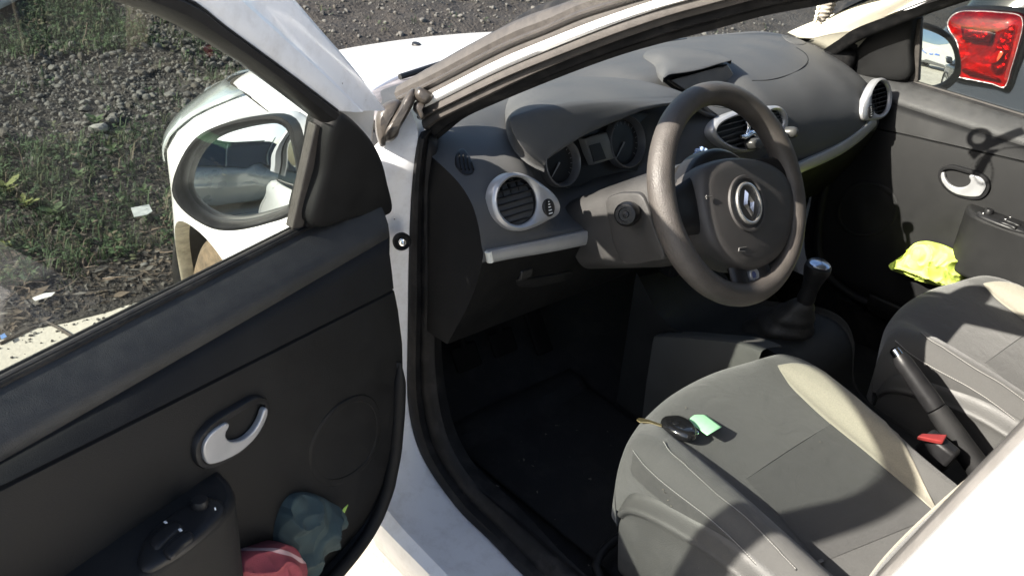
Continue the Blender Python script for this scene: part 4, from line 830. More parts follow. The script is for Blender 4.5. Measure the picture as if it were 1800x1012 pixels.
    # backrest, inserts, head restraint
    BU = [(-.235, -.085), (-.255, -.03), (-.245, .035), (-.21, .060), (-.165, .035), (-.12, .004), (0, -.006), (.12, .004), (.165, .035), (.21, .060), (.245, .035), (.255, -.03), (.235, -.085)]
    bz_ = [(.47, .9, .4), (.55, .98, .8), (.66, 1.04, 1.1), (.80, 1.06, 1.1), (.95, 1.0, .9), (1.06, .90, .6), (1.13, .78, .3), (1.15, .6, .0)]
    yb = lambda z: -1.545-.30*(z-.5)
    bc_ = [[V3(X0+u*s, yb(z)+d*(k_ if d > 0 else 1), z) for u, d in BU] for z, s, k_ in bz_]; B = net(bc_, 60, 60)
    MB().add(*grid([list(r) for r in B])).build('backrest', FABRIC, S)
    bk = [[V3(p[0]*.96+X0*.04, yb(p[2])-.115, p[2]*.99) for p in r] for r in B[::6, ::6]]; MB().add(*grid(bk)).build('backrest_shell', PLASTD, S, solid=.01)
    for lo_, hi_ in ((15, 22), (38, 45)): MB().add(*grid([[p+V3(0, .003, .001) for p in r[lo_:hi_]] for r in B[4:44]])).build('backrest_insert', BEIGE, S, solid=.003)
    hr_ = [V3(X0+.12*math.copysign(abs(math.cos(q))**.6, math.cos(q)), -1.76, 1.26+.08*math.copysign(abs(math.sin(q))**.6, math.sin(q))) for q in np.linspace(0, 2*math.pi, 40, endpoint=False)]
    MB().add(*pillow(hr_, V3(0, 1, .2), .05, .06, smooth=False)).build('head_restraint', FABRIC, S)
    for dx in (-.05, .05): MB().add(*tube([V3(X0+dx, -1.765, 1.10), V3(X0+dx, -1.77, 1.22)], .006, 8)).build('restraint_post', CHROME, S)
    return S, T_
ds_, ST_ = seat('driver_seat')
ps_ = empty('passenger_seat', parent=car); ps_.location = (.72, -.088, 0)
for ch in list(ds_.children):
    c = ch.copy(); COL.objects.link(c); c.parent = ps_

# ------------------------------------------------------------------ loose things in the car
def hits(px, py, off=0.):
    h = hit(px, py, ST_); nrm = h[1]*(1 if h[1][2] > 0 else -1); return h[0]+nrm*off, nrm
kc, kn = hits(1190, 752); base = kc
ky = empty('car_key', tuple(kc))
tag(ky, 'black plastic car key with a brass blade lying on the driver seat', 'key')
kp = dict(parent=ky)
def loc_build(mb, name, m, parent, base, **k):
    mb.v = [tuple(V3(*p)-base) for p in mb.v]; return mb.build(name, m, parent, **k)
kn = V3(.05, .10, 1); kn /= np.linalg.norm(kn)
fo = atns([(1161, 748), (1162, 739), (1172, 735), (1190, 734), (1206, 739), (1219, 751), (1225, 762), (1222, 769), (1208, 771), (1190, 767), (1171, 758)], kc+kn*.005, kn)
loc_build(MB().add(*pillow(fo, kn, .010, .004, prof=((0, 0), (.04, .5), (.12, .82), (.3, .96), (.6, 1.)), num=56)), 'key_fob', mat('glossy_black', (.012, .012, .013), .16, coat=.5, var=.2), ky, kc)
kb = atns([(1163, 746), (1163, 750), (1142, 743), (1124, 742), (1119, 738), (1122, 735), (1132, 736), (1143, 739)], kc+kn*.008, kn)
loc_build(MB().add(*slab(kb, kn, -.001, .0014)), 'key_blade', mat('brass', (.62, .50, .26), .3, .9, var=.12, vscale=60), ky, kc, bevel=.0005)
kr = atn(1221, 757, kc+kn*.011, kn); loc_build(MB().add(*tube(circ(kr, V3(.3, -.3, 1), .007, 20), .0012, 6, closed=True)), 'key_ring', CHROME, ky, kc)
for q in ((1187, 743), (1200, 750)): loc_build(MB().add(*disc(atn(*q, kc+kn*.0148, kn), kn, .0055, .0008, 18)), 'key_button', PLASTS, ky, kc)
# green paper slip
sc0, sn = hits(1238, 745)
sn = V3(.03, .08, 1); sn /= np.linalg.norm(sn); rows = []
co = [(1207, 739), (1231, 721), (1269, 750), (1243, 765)]
for s in np.linspace(0, 1, 10):
    r = []
    for t in np.linspace(0, 1, 10):
        p = (V3(*co[0], 0)*(1-s)+V3(*co[1], 0)*s)*(1-t)+(V3(*co[3], 0)*(1-s)+V3(*co[2], 0)*s)*t; lift = .003+.010*t*t+.003*math.sin(s*3); r.append(atn(p[0], p[1], sc0+sn*lift, sn))
    rows.append(r)
m_ = MB().add(*grid(rows)); sl_ = m_.build('paper_slip', mat('mint_green_paper', (.36, .72, .42), .8, var=.05, vscale=120), base=tuple(sc0), solid=.0004)
tag(sl_, 'mint green paper slip lying under the key on the driver seat', 'paper slip')
def cloth(name, m, label, cat, out, base_fn, n, h, amp, sc, seed, back=.03, dr=False):
    P = np.array([base_fn(p) for p in out]); v, f = pillow(P, n, h, back, prof=[(i, math.sin(i*1.57)**.6) for i in np.linspace(0, .985, 44)], num=170)
    n = np.array(n)/np.linalg.norm(n); c = P.mean(0); w = []
    for p in v:
        p = np.array(p); q_ = p+V3(vnoise(p, sc*.6, seed), vnoise(p, sc*.6, seed+4), vnoise(p, sc*.6, seed+7))*.05; r = min(.55, abs(vnoise(q_, sc, seed))*1.6)**.7*.6; r2 = min(.5, abs(vnoise(q_*V3(1, 1, .45), sc*2.2, seed+9))*1.6)**.7*.6
        w.append(p+n*amp*(.8-2.4*r)+n*amp*.5*(.5-1.6*r2)+(p-c)*.10*vnoise(p, sc*.7, seed+3))
    if dr: w = [np.array(DM @ Vector(p)) for p in w]
    bs_ = np.mean(w, axis=0); bs_[2] = min(p[2] for p in w)
    o = MB().add(w, f).build(name, m, base=tuple(bs_), auto=80); tag(o, label, cat); return o
TEAL = mat('teal_cloth', (.032, .053, .059), .95, var=.15, vscale=60, bump=.4, bscale=900)
cloth('folded_cloth', TEAL, 'crumpled teal cloth stuffed in the driver door pocket', 'cloth', [(494, 915), (512, 878), (530, 868), (562, 872), (584, 886), (600, 908), (594, 930), (578, 958), (552, 985), (532, 1012), (505, 1000), (488, 955)], lambda p: at(p[0], p[1], 'x', -.632, True), V3(1, 0, .2), .032, .020, 15, 3., dr=True)
RT = mat('red_towel', (.27, .055, .07), .95, var=.15, vscale=60, bump=.7, bscale=700)
nt = RT.node_tree; N = nt.nodes; tc = N.new('ShaderNodeTexCoord'); wv = N.new('ShaderNodeTexWave'); wv.inputs['Scale'].default_value = 6.5; wv.inputs['Distortion'].default_value = 2.5
wv.bands_direction = 'DIAGONAL'; nt.links.new(tc.outputs['Object'], wv.inputs['Vector']); rp = N.new('ShaderNodeMapRange'); rp.inputs[1].default_value = .955; rp.inputs[2].default_value = .975; nt.links.new(wv.outputs['Fac'], rp.inputs[0])
mx = N.new('ShaderNodeMix'); mx.data_type = 'RGBA'; nt.links.new(rp.outputs[0], mx.inputs['Factor']); src = N['Principled BSDF'].inputs['Base Color'].links[0].from_socket
nt.links.new(src, mx.inputs[6]); mx.inputs[7].default_value = (.62, .42, .42, 1); nt.links.new(mx.outputs[2], N['Principled BSDF'].inputs['Base Color'])
cloth('striped_towel', RT, 'red towel with pale stripes bundled in the driver door pocket', 'towel', [(412, 1004), (428, 984), (470, 964), (500, 955), (520, 962), (528, 985), (526, 1005), (538, 1012), (536, 1030), (500, 1050), (440, 1050), (412, 1035)], lambda p: at(p[0], p[1], 'x', -.612, True), V3(1, 0, .3), .035, .014, 14, 8., dr=True)
HV = mat('hi_vis_yellow', (.70, .84, .16), .7, var=.1, vscale=40, bump=.3, bscale=700)
cloth('safety_vest', HV, 'bright yellow safety vest crumpled in the passenger door pocket', 'safety vest', [(1564, 466), (1582, 455), (1598, 442), (1614, 428), (1634, 424), (1660, 430), (1690, 446), (1698, 470), (1695, 500), (1660, 505), (1620, 494), (1590, 484), (1568, 474)], lambda p: at(p[0], p[1], 'x', .612), V3(-1, 0, .35), .055, .024, 17, 5.)
# small green tag behind the teal cloth
g_ = [np.array(DM @ Vector(p)) for p in ats([(596, 905), (604, 892), (611, 886), (605, 900), (599, 912)], 'x', -.628, True)]
tag(MB().add(*slab(g_, V3(.3, -.95, 0), 0, .0012)).build('plastic_tag', mat('lime_plastic', (.35, .55, .12), .5, var=.1), base=tuple(np.mean(g_, 0))), 'small lime green plastic tag sticking out beside the teal cloth', 'tag')
# paper scrap on the floor, crumbs
sp0 = at(1260, 573, 'z', .30); q = [sp0+V3(a, b, c) for a, b, c in ((-.014, .006, 0), (.004, .012, .004), (.016, -.004, .002), (-.004, -.010, 0))]
tag(MB().add(*slab(q, V3(0, 0, 1), 0, .0006)).build('paper_scrap', mat('white_paper', (.7, .7, .68), .8, var=.05), base=tuple(sp0)), 'torn white paper scrap on the dark carpet below the steering wheel', 'paper scrap')
cb = MB()
for i in range(70):
    x, y = rng.uniform(-.64, -.2), rng.uniform(-1.15, -.45); s = rng.uniform(.001, .0035); z = .268 if y > -1.1 else .25
    d = rng.normal(size=(4, 3)); d[:, 2] = abs(d[:, 2])*.4; cb.add([V3(x, y, z+.004)+s*k_ for k_ in d], [(0, 1, 2), (0, 2, 3), (0, 3, 1), (1, 3, 2)])
for px_, py_, s in ((1205, 718, .0022), (1426, 789, .0022), (1441, 778, .0012), (1250, 672, .001), (1172, 868, .002), (1176, 880, .0024), (1182, 890, .002), (1166, 860, .0016), (1190, 902, .0014), (1330, 720, .001), (1390, 700, .001)):
    h_ = hit(px_, py_, ST_); d = rng.normal(size=(4, 3)); d[:, 2] = abs(d[:, 2])*.4; cb.add([h_[0]+V3(-.002, 0, .0025)+s*k_ for k_ in d], [(0, 1, 2), (0, 2, 3), (0, 3, 1), (1, 3, 2)])
tag(cb.build('crumbs', mat('crumb', (.16, .145, .12), .9, var=.3)), 'pale crumbs and grit scattered on the driver floor mat and seat', 'crumbs', kind='stuff')
# blue and white rosette on the dash behind the wheel
rc = at(1233, 273, 'y', -.815); rt = empty('bead_rosette', tuple(rc)); tag(rt, 'small rosette of blue and white beads on the dash behind the steering wheel', 'ornament')
RB, RWm = mat('pale_blue_glass', (.35, .48, .75), .25, coat=.5, var=.1), mat('dark_blue_glass', (.03, .05, .14), .2, coat=.5)
bd = MB(); nr = V3(-.4, -.85, .25)
for i in range(8):
    a, b, _ = frame(nr); p = rc+.0125*(math.cos(i*math.pi/4)*a+math.sin(i*math.pi/4)*b); bd.add(*disc(p, nr, .0052, .004, 14, prof=((0, 0), (.15, .6), (.4, .9), (.7, 1))))
loc_build(bd, 'bead_ring', RB, rt, rc); loc_build(MB().add(*disc(rc-nr*.002, nr, .009, .003, 16)), 'rosette_centre', RWm, rt, rc)
# phone holder clipped to the centre vent
hc = atn(1325, 250, PCV+ncv*.02, ncv); ph = empty('phone_holder', tuple(hc)); tag(ph, 'grey and chrome phone holder clipped on the centre air vent', 'phone holder')
GR = mat('holder_grey', (.07, .07, .068), .35, .3, var=.1)
m1 = MB(); m1.add(*tube(cr(atns([(1302, 241), (1312, 240), (1322, 234), (1330, 243)], PCV+ncv*.016, ncv), 14), [.004, .005, .006, .006, .006, .006, .006, .007, .007, .007, .007, .007, .006, .005], 10))
m1.add(*tube(cr(atns([(1309, 205), (1313, 214), (1316, 224), (1312, 236)], PCV+ncv*.012, ncv), 12), .0045, 10)); loc_build(m1, 'clip_arm', CHROME, ph, hc)
loc_build(MB().add(*pillow(atns([(1316, 252), (1320, 244), (1332, 243), (1338, 250), (1334, 260), (1322, 263)], PCV+ncv*.022, ncv), ncv, .012, .012)), 'clamp_jaw', GR, ph, hc)
loc_build(MB().add(*tube(cr(atns([(1330, 250), (1358, 246), (1384, 238)], PCV+ncv*.028, ncv), 12), .006, 10)), 'holder_bar', PLASTS, ph, hc)
loc_build(MB().add(*disc(atn(1390, 233, PCV+ncv*.03, ncv), ncv+V3(.3, 0, 0), .0135, .016, 24, back=.01, prof=((0, 0), (.08, .5), (.25, .8), (.6, 1)))), 'holder_ball', GR, ph, hc)
# ornament hanging from the rear-view mirror
oc = V3(.05, -.905, 1.20); orn = empty('hanging_ornament', tuple(oc)); tag(orn, 'pale lace ribbon and string of beads hanging below the rear view mirror', 'ornament')
LACE = mat('lace', (.42, .38, .33), .9, var=.2, vscale=90, bump=.4, bscale=400); BEAD = mat('ivory_bead', (.75, .70, .56), .35, var=.06)
ed = []
top_, tip = V3(.062, -.915, 1.275), V3(.060, -.905, 1.195)
for i in range(41):
    t = i/40; w = (.015 if t < .7 else .015*(1-t)/.3+.002)+.0016*math.sin(i*1.6); ed.append((t, w))
a1 = [top_+(tip-top_)*t+V3(.55, -.83, 0)*w for t, w in ed]; a2 = [top_+(tip-top_)*t-V3(.55, -.83, 0)*w for t, w in ed]
loc_build(MB().add(*grid([a1, a2])), 'lace_ribbon', LACE, orn, oc, solid=.0015)
bm2 = MB(); lp = cr([V3(.05, -.915, 1.27), V3(.036, -.91, 1.245), V3(.034, -.908, 1.222), V3(.042, -.905, 1.205)], 16)
lp2 = [V3(.03, -.91, 1.235)+.032*V3(math.cos(q)*.8, math.cos(q)*.5, math.sin(q)) for q in np.linspace(0, 2*math.pi, 22, endpoint=False)]
for p in list(lp)+lp2: bm2.add(*revolve(p, (0, 0, 1), [(.0001, -.003), (.0022, -.0021), (.003, 0), (.0022, .0021), (.0001, .003)], 10))
loc_build(bm2, 'bead_string', BEAD, orn, oc)
loc_build(MB().add(*tube([V3(.05, -.915, 1.272), V3(.045, -.93, 1.30), V3(.03, -.99, 1.35)], .0015, 6)), 'cord', BEAD, orn, oc)
loc_build(MB().add(*tube(circ(V3(.06, -.868, 1.298), V3(-.5, .25, .4), .021, 28), .0065, 10, closed=True)), 'ribbon_loop', LACE, orn, oc)
bd_ = [V3(.078, -.945, 1.345), V3(.066, -.912, 1.305), V3(.054, -.882, 1.268), V3(.05, -.872, 1.250)]; wv_ = V3(.35, .55, .2)*.017
loc_build(MB().add(*grid([[p-wv_ for p in bd_], bd_, [p+wv_ for p in bd_]])), 'ribbon_band', LACE, orn, oc, solid=.002)
# ================================================================== THE PLACE
CONC = mat('concrete_paving', (.44, .41, .35), .9, var=.16, vscale=3, bump=.6, bscale=60, dirt=(.20, .17, .14), dscale=1.5, damt=.6, bdist=.004)
SOIL = mat('dark_soil', (.020, .0168, .014), .95, var=.5, vscale=12, bump=1., bscale=45, dirt=(.042, .038, .033), dscale=3, damt=.6, bdist=.02, detail=8)
v, f = grid([[V3(x, y, 0) for x in (-260, -30, -4, 0, 4, 30, 260)] for y in (-260, -30, -4, .9, 30, 260)])
tag(MB().add(v, f).build('pavement', CONC, smooth=False), kind='structure')
def bank_z(x, y):
    t = y-.90; yc = 3.05+min(max(0., x+.45), 2.)*1.7
    z = .19*max(0, min(t, yc-.90))-.03*max(0, y-yc) if t > 0 else 0
    w = min(1, max(0, t/.35)); return .012*min(1, max(0, (t+.05)/.1))+z+w*(.035*vnoise((x, y, 0), 1.4)+.022*vnoise((x, y, 3), 4)+.010*vnoise((x, y, 5), 13))
yy = np.r_[.86, .88, np.linspace(.90, 1.3, 16), np.linspace(1.33, 4.5, 90), np.linspace(4.7, 16, 40)]; xx = np.r_[np.linspace(-7, -2.3, 20), np.linspace(-2.2, 4.4, 150), np.linspace(4.6, 12, 30)]
tag(MB().add(*grid([[V3(x, y+(.025*vnoise((x, 0, 0), 3)+.012*vnoise((x, 0, 0), 11) if y < .95 else 0), bank_z(x, y) if y > .87 else .004) for x in xx] for y in yy])).build('gravel_bank', SOIL), kind='structure')
pth = [[V3(x, 3.10+max(0., x+.45)*1.7+d, .472+.004*vnoise((x, d, 0), 3)) for x in np.linspace(-7, 1.2, 30)] for d in np.linspace(0, 8, 14)]
tag(MB().add(*grid(pth)).build('path', mat('pale_path', (.46, .47, .46), .9, var=.1, vscale=3), solid=.05), kind='structure')
# paving joints and grit along the edge
jm = MB()
for a, b in (((58, 556), (128, 592)), ((0, 604), (60, 575))):
    p, q = at(*a, 'z', .003), at(*b, 'z', .003); jm.add(*tube(cr([p, p*.5+q*.5+V3(.006, .003, 0), q], 12), .006, 5))
for x in (-3.4, -2.2, .4, 1.6): jm.add(*tube([V3(x, .86, .0), V3(x+.01, -3, .0)], .006, 5))
tag(jm.build('paving_joints', mat('joint_dirt', (.05, .042, .035), .95, var=.3)), kind='structure')
import bmesh
def rock_template(sub, seed):
    b = bmesh.new(); bmesh.ops.create_icosphere(b, subdivisions=sub, radius=1)
    v = np.array([q.co[:] for q in b.verts]); f = [tuple(x.index for x in q.verts) for q in b.faces]; b.free()
    r = np.random.default_rng(seed); D = r.normal(size=(9, 3)); D /= np.linalg.norm(D, axis=1)[:, None]; h = r.uniform(.55, .9, 9)
    for d, k_ in zip(D, h): s = v@d; v = v-np.outer(np.maximum(0, s-k_), d)
    return v*r.uniform(.7, 1.2, 3)*V3(1, 1, .72), f
RK = [rock_template(2, i) for i in range(10)]; RKs = [rock_template(1, i+50) for i in range(8)]
def rock(c, s, tmpl):
    v, f = tmpl; q = rng.normal(size=3); M = np.array(Matrix.Rotation(rng.uniform(0, 6.28), 3, 'Z'))@np.array(Matrix.Rotation(rng.normal()*.5, 3, 'X')); return (v*s)@M.T+c, f
STN = [mat('grey_gravel', (.098, .096, .089), .9, var=.25, vscale=30, bump=.5, bscale=120, dirt=(.10, .085, .07), dscale=20, damt=.5), mat('brown_gravel', (.052, .047, .039), .92, var=.3, vscale=30, bump=.5, bscale=120), mat('dark_gravel', (.045, .043, .041), .9, var=.3, vscale=30, bump=.5, bscale=120)]
class Fast:
    """many small pieces in one mesh, with an own material per piece"""
    def __init__(s): s.V, s.F, s.M, s.n = [], [], [], 0
    def add(s, v, f, m=0): s.V.append(np.asarray(v)); s.F += [tuple(i+s.n for i in q) for q in f]; s.M += [m]*len(f); s.n += len(v)
    def build(s, name, ms, smooth=False):
        me = bpy.data.meshes.new(name); me.from_pydata(np.vstack(s.V).tolist(), [], s.F)
        for m in ms: me.materials.append(m)
        me.polygons.foreach_set('material_index', s.M); me.polygons.foreach_set('use_smooth', [smooth]*len(s.F)); me.update()
        o = bpy.data.objects.new(name, me); COL.objects.link(o); return o
def stone_density(x, y):
    if y < 1.35: return .10
    if x < .15:
        g = vnoise((x, y, 0), 1.1)
        if y < 2.0: return .55 if g > .05 and y > 1.7 else .16
        return 1. if y < 2.8 else .25
    return .9 if y < 5.2 else .6
fs = Fast(); big = []
for i in range(32000):
    x, y = (rng.uniform(-1.6, .9), rng.uniform(.92, 3.4)) if i < 18000 else (rng.uniform(-.6, 4.6), rng.uniform(1.2, 6.8))
    if rng.random() > stone_density(x, y): continue
    s = min(.034, .0068*math.exp(rng.normal()*.50)) if i < 18000 else min(.035, .0075*math.exp(rng.normal()*.48))
    z = bank_z(x, y)
    if s > .021 and len(big) < 60 and x < 1.2: big.append((x, y, z, s)); continue
    v, f = rock(V3(x, y, z+s*.25), s, (RK if s > .012 else RKs)[rng.integers(0, 8)]); fs.add(v, f, rng.choice(3, p=[.60, .25, .15]))
tag(fs.build('gravel', STN), 'loose grey and brown gravel covering the bank', 'gravel', kind='stuff')
for j, (x, y, z, s) in enumerate(big):
    m = MB().add(*rock(V3(x, y, z+s*.3), s, RK[j % 10])); tag(m.build('stone', STN[j % 2], smooth=False, base=(x, y, z)), 'fist sized grey stone lying among the gravel on the bank', 'stone', 'larger stones on the gravel bank')
sx, sy_ = .0, 0
p = at(172, 212, 'z', .26); v, f = RK[3]; m = MB().add((v*V3(.055, .030, .032))+V3(p[0], p[1], bank_z(p[0], p[1])+.02), f)
tag(m.build('stone', mat('pale_stone', (.22, .215, .2), .9, var=.15, vscale=40, bump=.5, bscale=150), smooth=False, base=tuple(p)), 'large flat pale stone, biggest on the gravel bank', 'stone')
# weeds: grass tufts, broad leaves
GR_ = [mat('weed_green', (.030, .056, .018), .75, var=.3, vscale=8), mat('weed_dark', (.017, .036, .012), .8, var=.3, vscale=8), mat('weed_olive', (.045, .052, .022), .8, var=.3, vscale=8), mat('weed_dry', (.085, .072, .05), .9, var=.3, vscale=8)]
def green_density(x, y):
    if x < .1:
        if y > 2.62: return .95
        if y < 1.95 and y > 1.08: return .9*min(1, max(0, .55+1.6*vnoise((x, y, 0), 1.8)))
        return .05
    return .10+.6*max(0, vnoise((x, y, 8), 1.2)-.12)
fw = Fast()
for i in range(15000):
    x, y = (rng.uniform(-1.7, .5), rng.uniform(1.0, 3.5)) if i < 11500 else (rng.uniform(-.3, 4.4), rng.uniform(1.4, 6.6))
    if rng.random() > green_density(x, y): continue
    if y > 3.04+max(0., x+.45)*1.7 and x < 1.2: continue
    z = bank_z(x, y); hgt = rng.uniform(.02, .075); kind = rng.choice(4, p=[.42, .32, .16, .10])
    if rng.random() < .62:
        for b in range(4):
            a = rng.uniform(0, 6.28); d = V3(math.cos(a), math.sin(a), 0); w = V3(-d[1], d[0], 0)*rng.uniform(.0012, .0028); l = hgt*rng.uniform(.6, 1.3); o = V3(x, y, z)+V3(*rng.normal(size=2)*.012, 0)
            t = o+d*l*.25+V3(0, 0, l*.7); e = o+d*l*rng.uniform(.5, .9)+V3(0, 0, l*.85); fw.add([o-w, o+w, t+w*.8, t-w*.8, e], [(0, 1, 2, 3), (3, 2, 4)], kind)
    else:
        for b in range(rng.integers(3, 7)):
            a = rng.uniform(0, 6.28); d = V3(math.cos(a), math.sin(a), 0); w = V3(-d[1], d[0], 0); l = rng.uniform(.010, .028); o = V3(x, y, z+rng.uniform(.004, hgt*.7))+d*rng.uniform(.0, .02)
            up_ = V3(0, 0, rng.uniform(-.2, .7)); tw = V3(0, 0, rng.uniform(-.3, .3)); fw.add([o, o+(d+up_)*l*.45+(w+tw)*l*.38, o+(d+up_*.8)*l, o+(d+up_)*l*.45-(w+tw)*l*.38, o+(d+up_)*l*.5+V3(0, 0, l*.08)], [(0, 1, 4), (1, 2, 4), (2, 3, 4), (3, 0, 4)], kind)
tag(fw.build('weeds', GR_), 'low green weeds and grass growing over the bank', 'weeds', kind='stuff')
ll = Fast()
for i in range(5200):
    x, y = rng.uniform(-1.6, .6), .89+abs(rng.normal())*.33; z = bank_z(x, y)+rng.uniform(.001, .008); a = rng.uniform(0, 6.28); l = .011*math.exp(rng.normal()*.5); w_ = l*rng.uniform(.08, .55)
    if y < .93: z = max(z, .006)
    d = V3(math.cos(a), math.sin(a), rng.uniform(-.25, .35)); p = V3(-d[1], d[0], rng.uniform(-.3, .3)); o = V3(x, y, z)
    ll.add([o-d*l, o-p*w_+V3(0, 0, .002), o+d*l, o+p*w_], [(0, 1, 2), (0, 2, 3)], rng.choice(3, p=[.5, .3, .2]))
tag(ll.build('leaf_litter', [mat('litter_brown', (.075, .058, .042), .9, var=.3, vscale=8), mat('litter_grey', (.10, .092, .08), .9, var=.3, vscale=8), mat('litter_dark', (.03, .025, .02), .9, var=.3, vscale=8)]), 'dead leaves and plant debris on the dark soil beside the paving', 'leaf litter', kind='stuff')
# a few broad-leaved weeds, twigs and litter one can tell apart
for j, (px, py, yv, s) in enumerate(((10, 330, 1.62, .06), (45, 365, 1.5, .05), (175, 262, 2.0, .045), (205, 300, 1.75, .04), (15, 455, 1.28, .04), (95, 385, 1.42, .05), (140, 330, 1.6, .04), (260, 380, 1.42, .035))):
    c = at(px, py, 'y', yv); c[2] = bank_z(c[0], c[1]); m = MB()
    for b in range(9):
        a = b*2.4+j; d = V3(math.cos(a), math.sin(a), .35+.25*rng.random()); w = V3(-math.sin(a), math.cos(a), rng.uniform(-.2, .2)); l = s*rng.uniform(.6, 1.1); o = c+V3(0, 0, .008+.003*b)
        m.add([o, o+d*l*.3+w*l*.22, o+d*l*.7+w*l*.30, o+d*l, o+d*l*.7-w*l*.30, o+d*l*.3-w*l*.22, o+d*l*.5+V3(0, 0, -.004)], [(0, 1, 6), (1, 2, 6), (2, 3, 6), (3, 4, 6), (4, 5, 6), (5, 0, 6)])
    tag(m.build('leafy_weed', mat('leaf_yellow_green', (.10, .115, .03), .7, var=.3, vscale=30) if j in (0, 1, 4) else mat('leaf_green', (.04, .065, .022), .7, var=.3, vscale=30), base=tuple(c)),
        'yellowing broad leaved weed at the foot of the bank' if j in (0, 1, 4) else 'green broad leaved weed on the lower bank', 'weed', 'broad leaved weeds on the bank')
TW = mat('dry_twig', (.17, .13, .10), .9, var=.3, vscale=30)
for j in range(26):
    x, y = rng.uniform(-1.35, -.3), rng.uniform(.93, 1.35); a = rng.uniform(0, 6.28); l = rng.uniform(.06, .22); P = []
    for t in np.linspace(-.5, .5, 6): px_, py_ = x+math.cos(a+t)*l*t, y+math.sin(a+t)*l*t*.5; P.append(V3(px_, py_, bank_z(px_, py_)+.006+.02*rng.random()))
    m = MB().add(*tube(cr(P, 16), np.linspace(.0022, .0008, 16), 5))
    if j % 2: m.add(*tube([P[3], P[3]+V3(.02, .015, .02), P[3]+V3(.035, .02, .035)], [.0012, .001, .0005], 5))
    tag(m.build('dry_twig', TW, base=tuple(P[0])), 'thin dry twig lying on dark soil along the paving edge', 'twig', 'dry twigs along the paving edge')
for L in ([(148, 62), (150, 45), (143, 82), (166, 105), (175, 135)], [(0, 245), (28, 265), (40, 300), (44, 312)]):
    P = [at(a, b, 'y', 2.45 if b < 200 else 1.75)+V3(0, -.03, .02) for a, b in sorted(L, key=lambda q: q[1])]
    tag(MB().add(*tube(cr(P, 24), .0018, 5)).build('dry_stalk', TW, base=tuple(P[-1])), 'long pale dry stalk bending over the gravel' if L[0][0] > 100 else 'curved dry stalk among the weeds low on the bank', 'stalk')
def litter(name, pts, yv, m, label, cat):
    P = [at(a, b, 'y', yv) for a, b in pts]; z0 = max(bank_z(p[0], p[1]) for p in P)
    P = [at(a, b, 'z', z0+.012) for a, b in pts]; tag(MB().add(*slab(P, V3(0, -.2, 1), 0, .002)).build(name, m, base=tuple(np.mean(P, 0))), label, cat)
WL = mat('white_litter', (.62, .62, .60), .7, var=.08)
litter('litter_strip', [(57, 524), (78, 516), (97, 514), (90, 521), (62, 529)], 1.02, WL, 'flat white strip of litter on the soil by the paving', 'litter')
litter('litter_wrapper', [(230, 366), (262, 360), (268, 372), (258, 378), (236, 382)], 1.42, mat('grey_litter', (.35, .37, .36), .6, var=.2), 'crumpled grey wrapper half hidden in the weeds', 'litter')
litter('plastic_scrap', [(0, 590), (8, 586), (12, 592), (3, 597)], .9, mat('blue_plastic', (.10, .20, .42), .4, var=.1), 'small blue plastic scrap at the paving edge', 'litter')
gt = Fast()
for i in range(420):
    x, y = rng.uniform(-1.5, -.2), .90-abs(rng.normal())*.10; s = .0035*math.exp(rng.normal()*.6); v, f = rock(V3(x, y, s*.3), s, RKs[rng.integers(0, 8)]); gt.add(v, f, rng.choice(3, p=[.2, .4, .4]))
tag(gt.build('grit', STN), 'dark grit and crumbs of soil spilled on the paving edge', 'grit', kind='stuff')

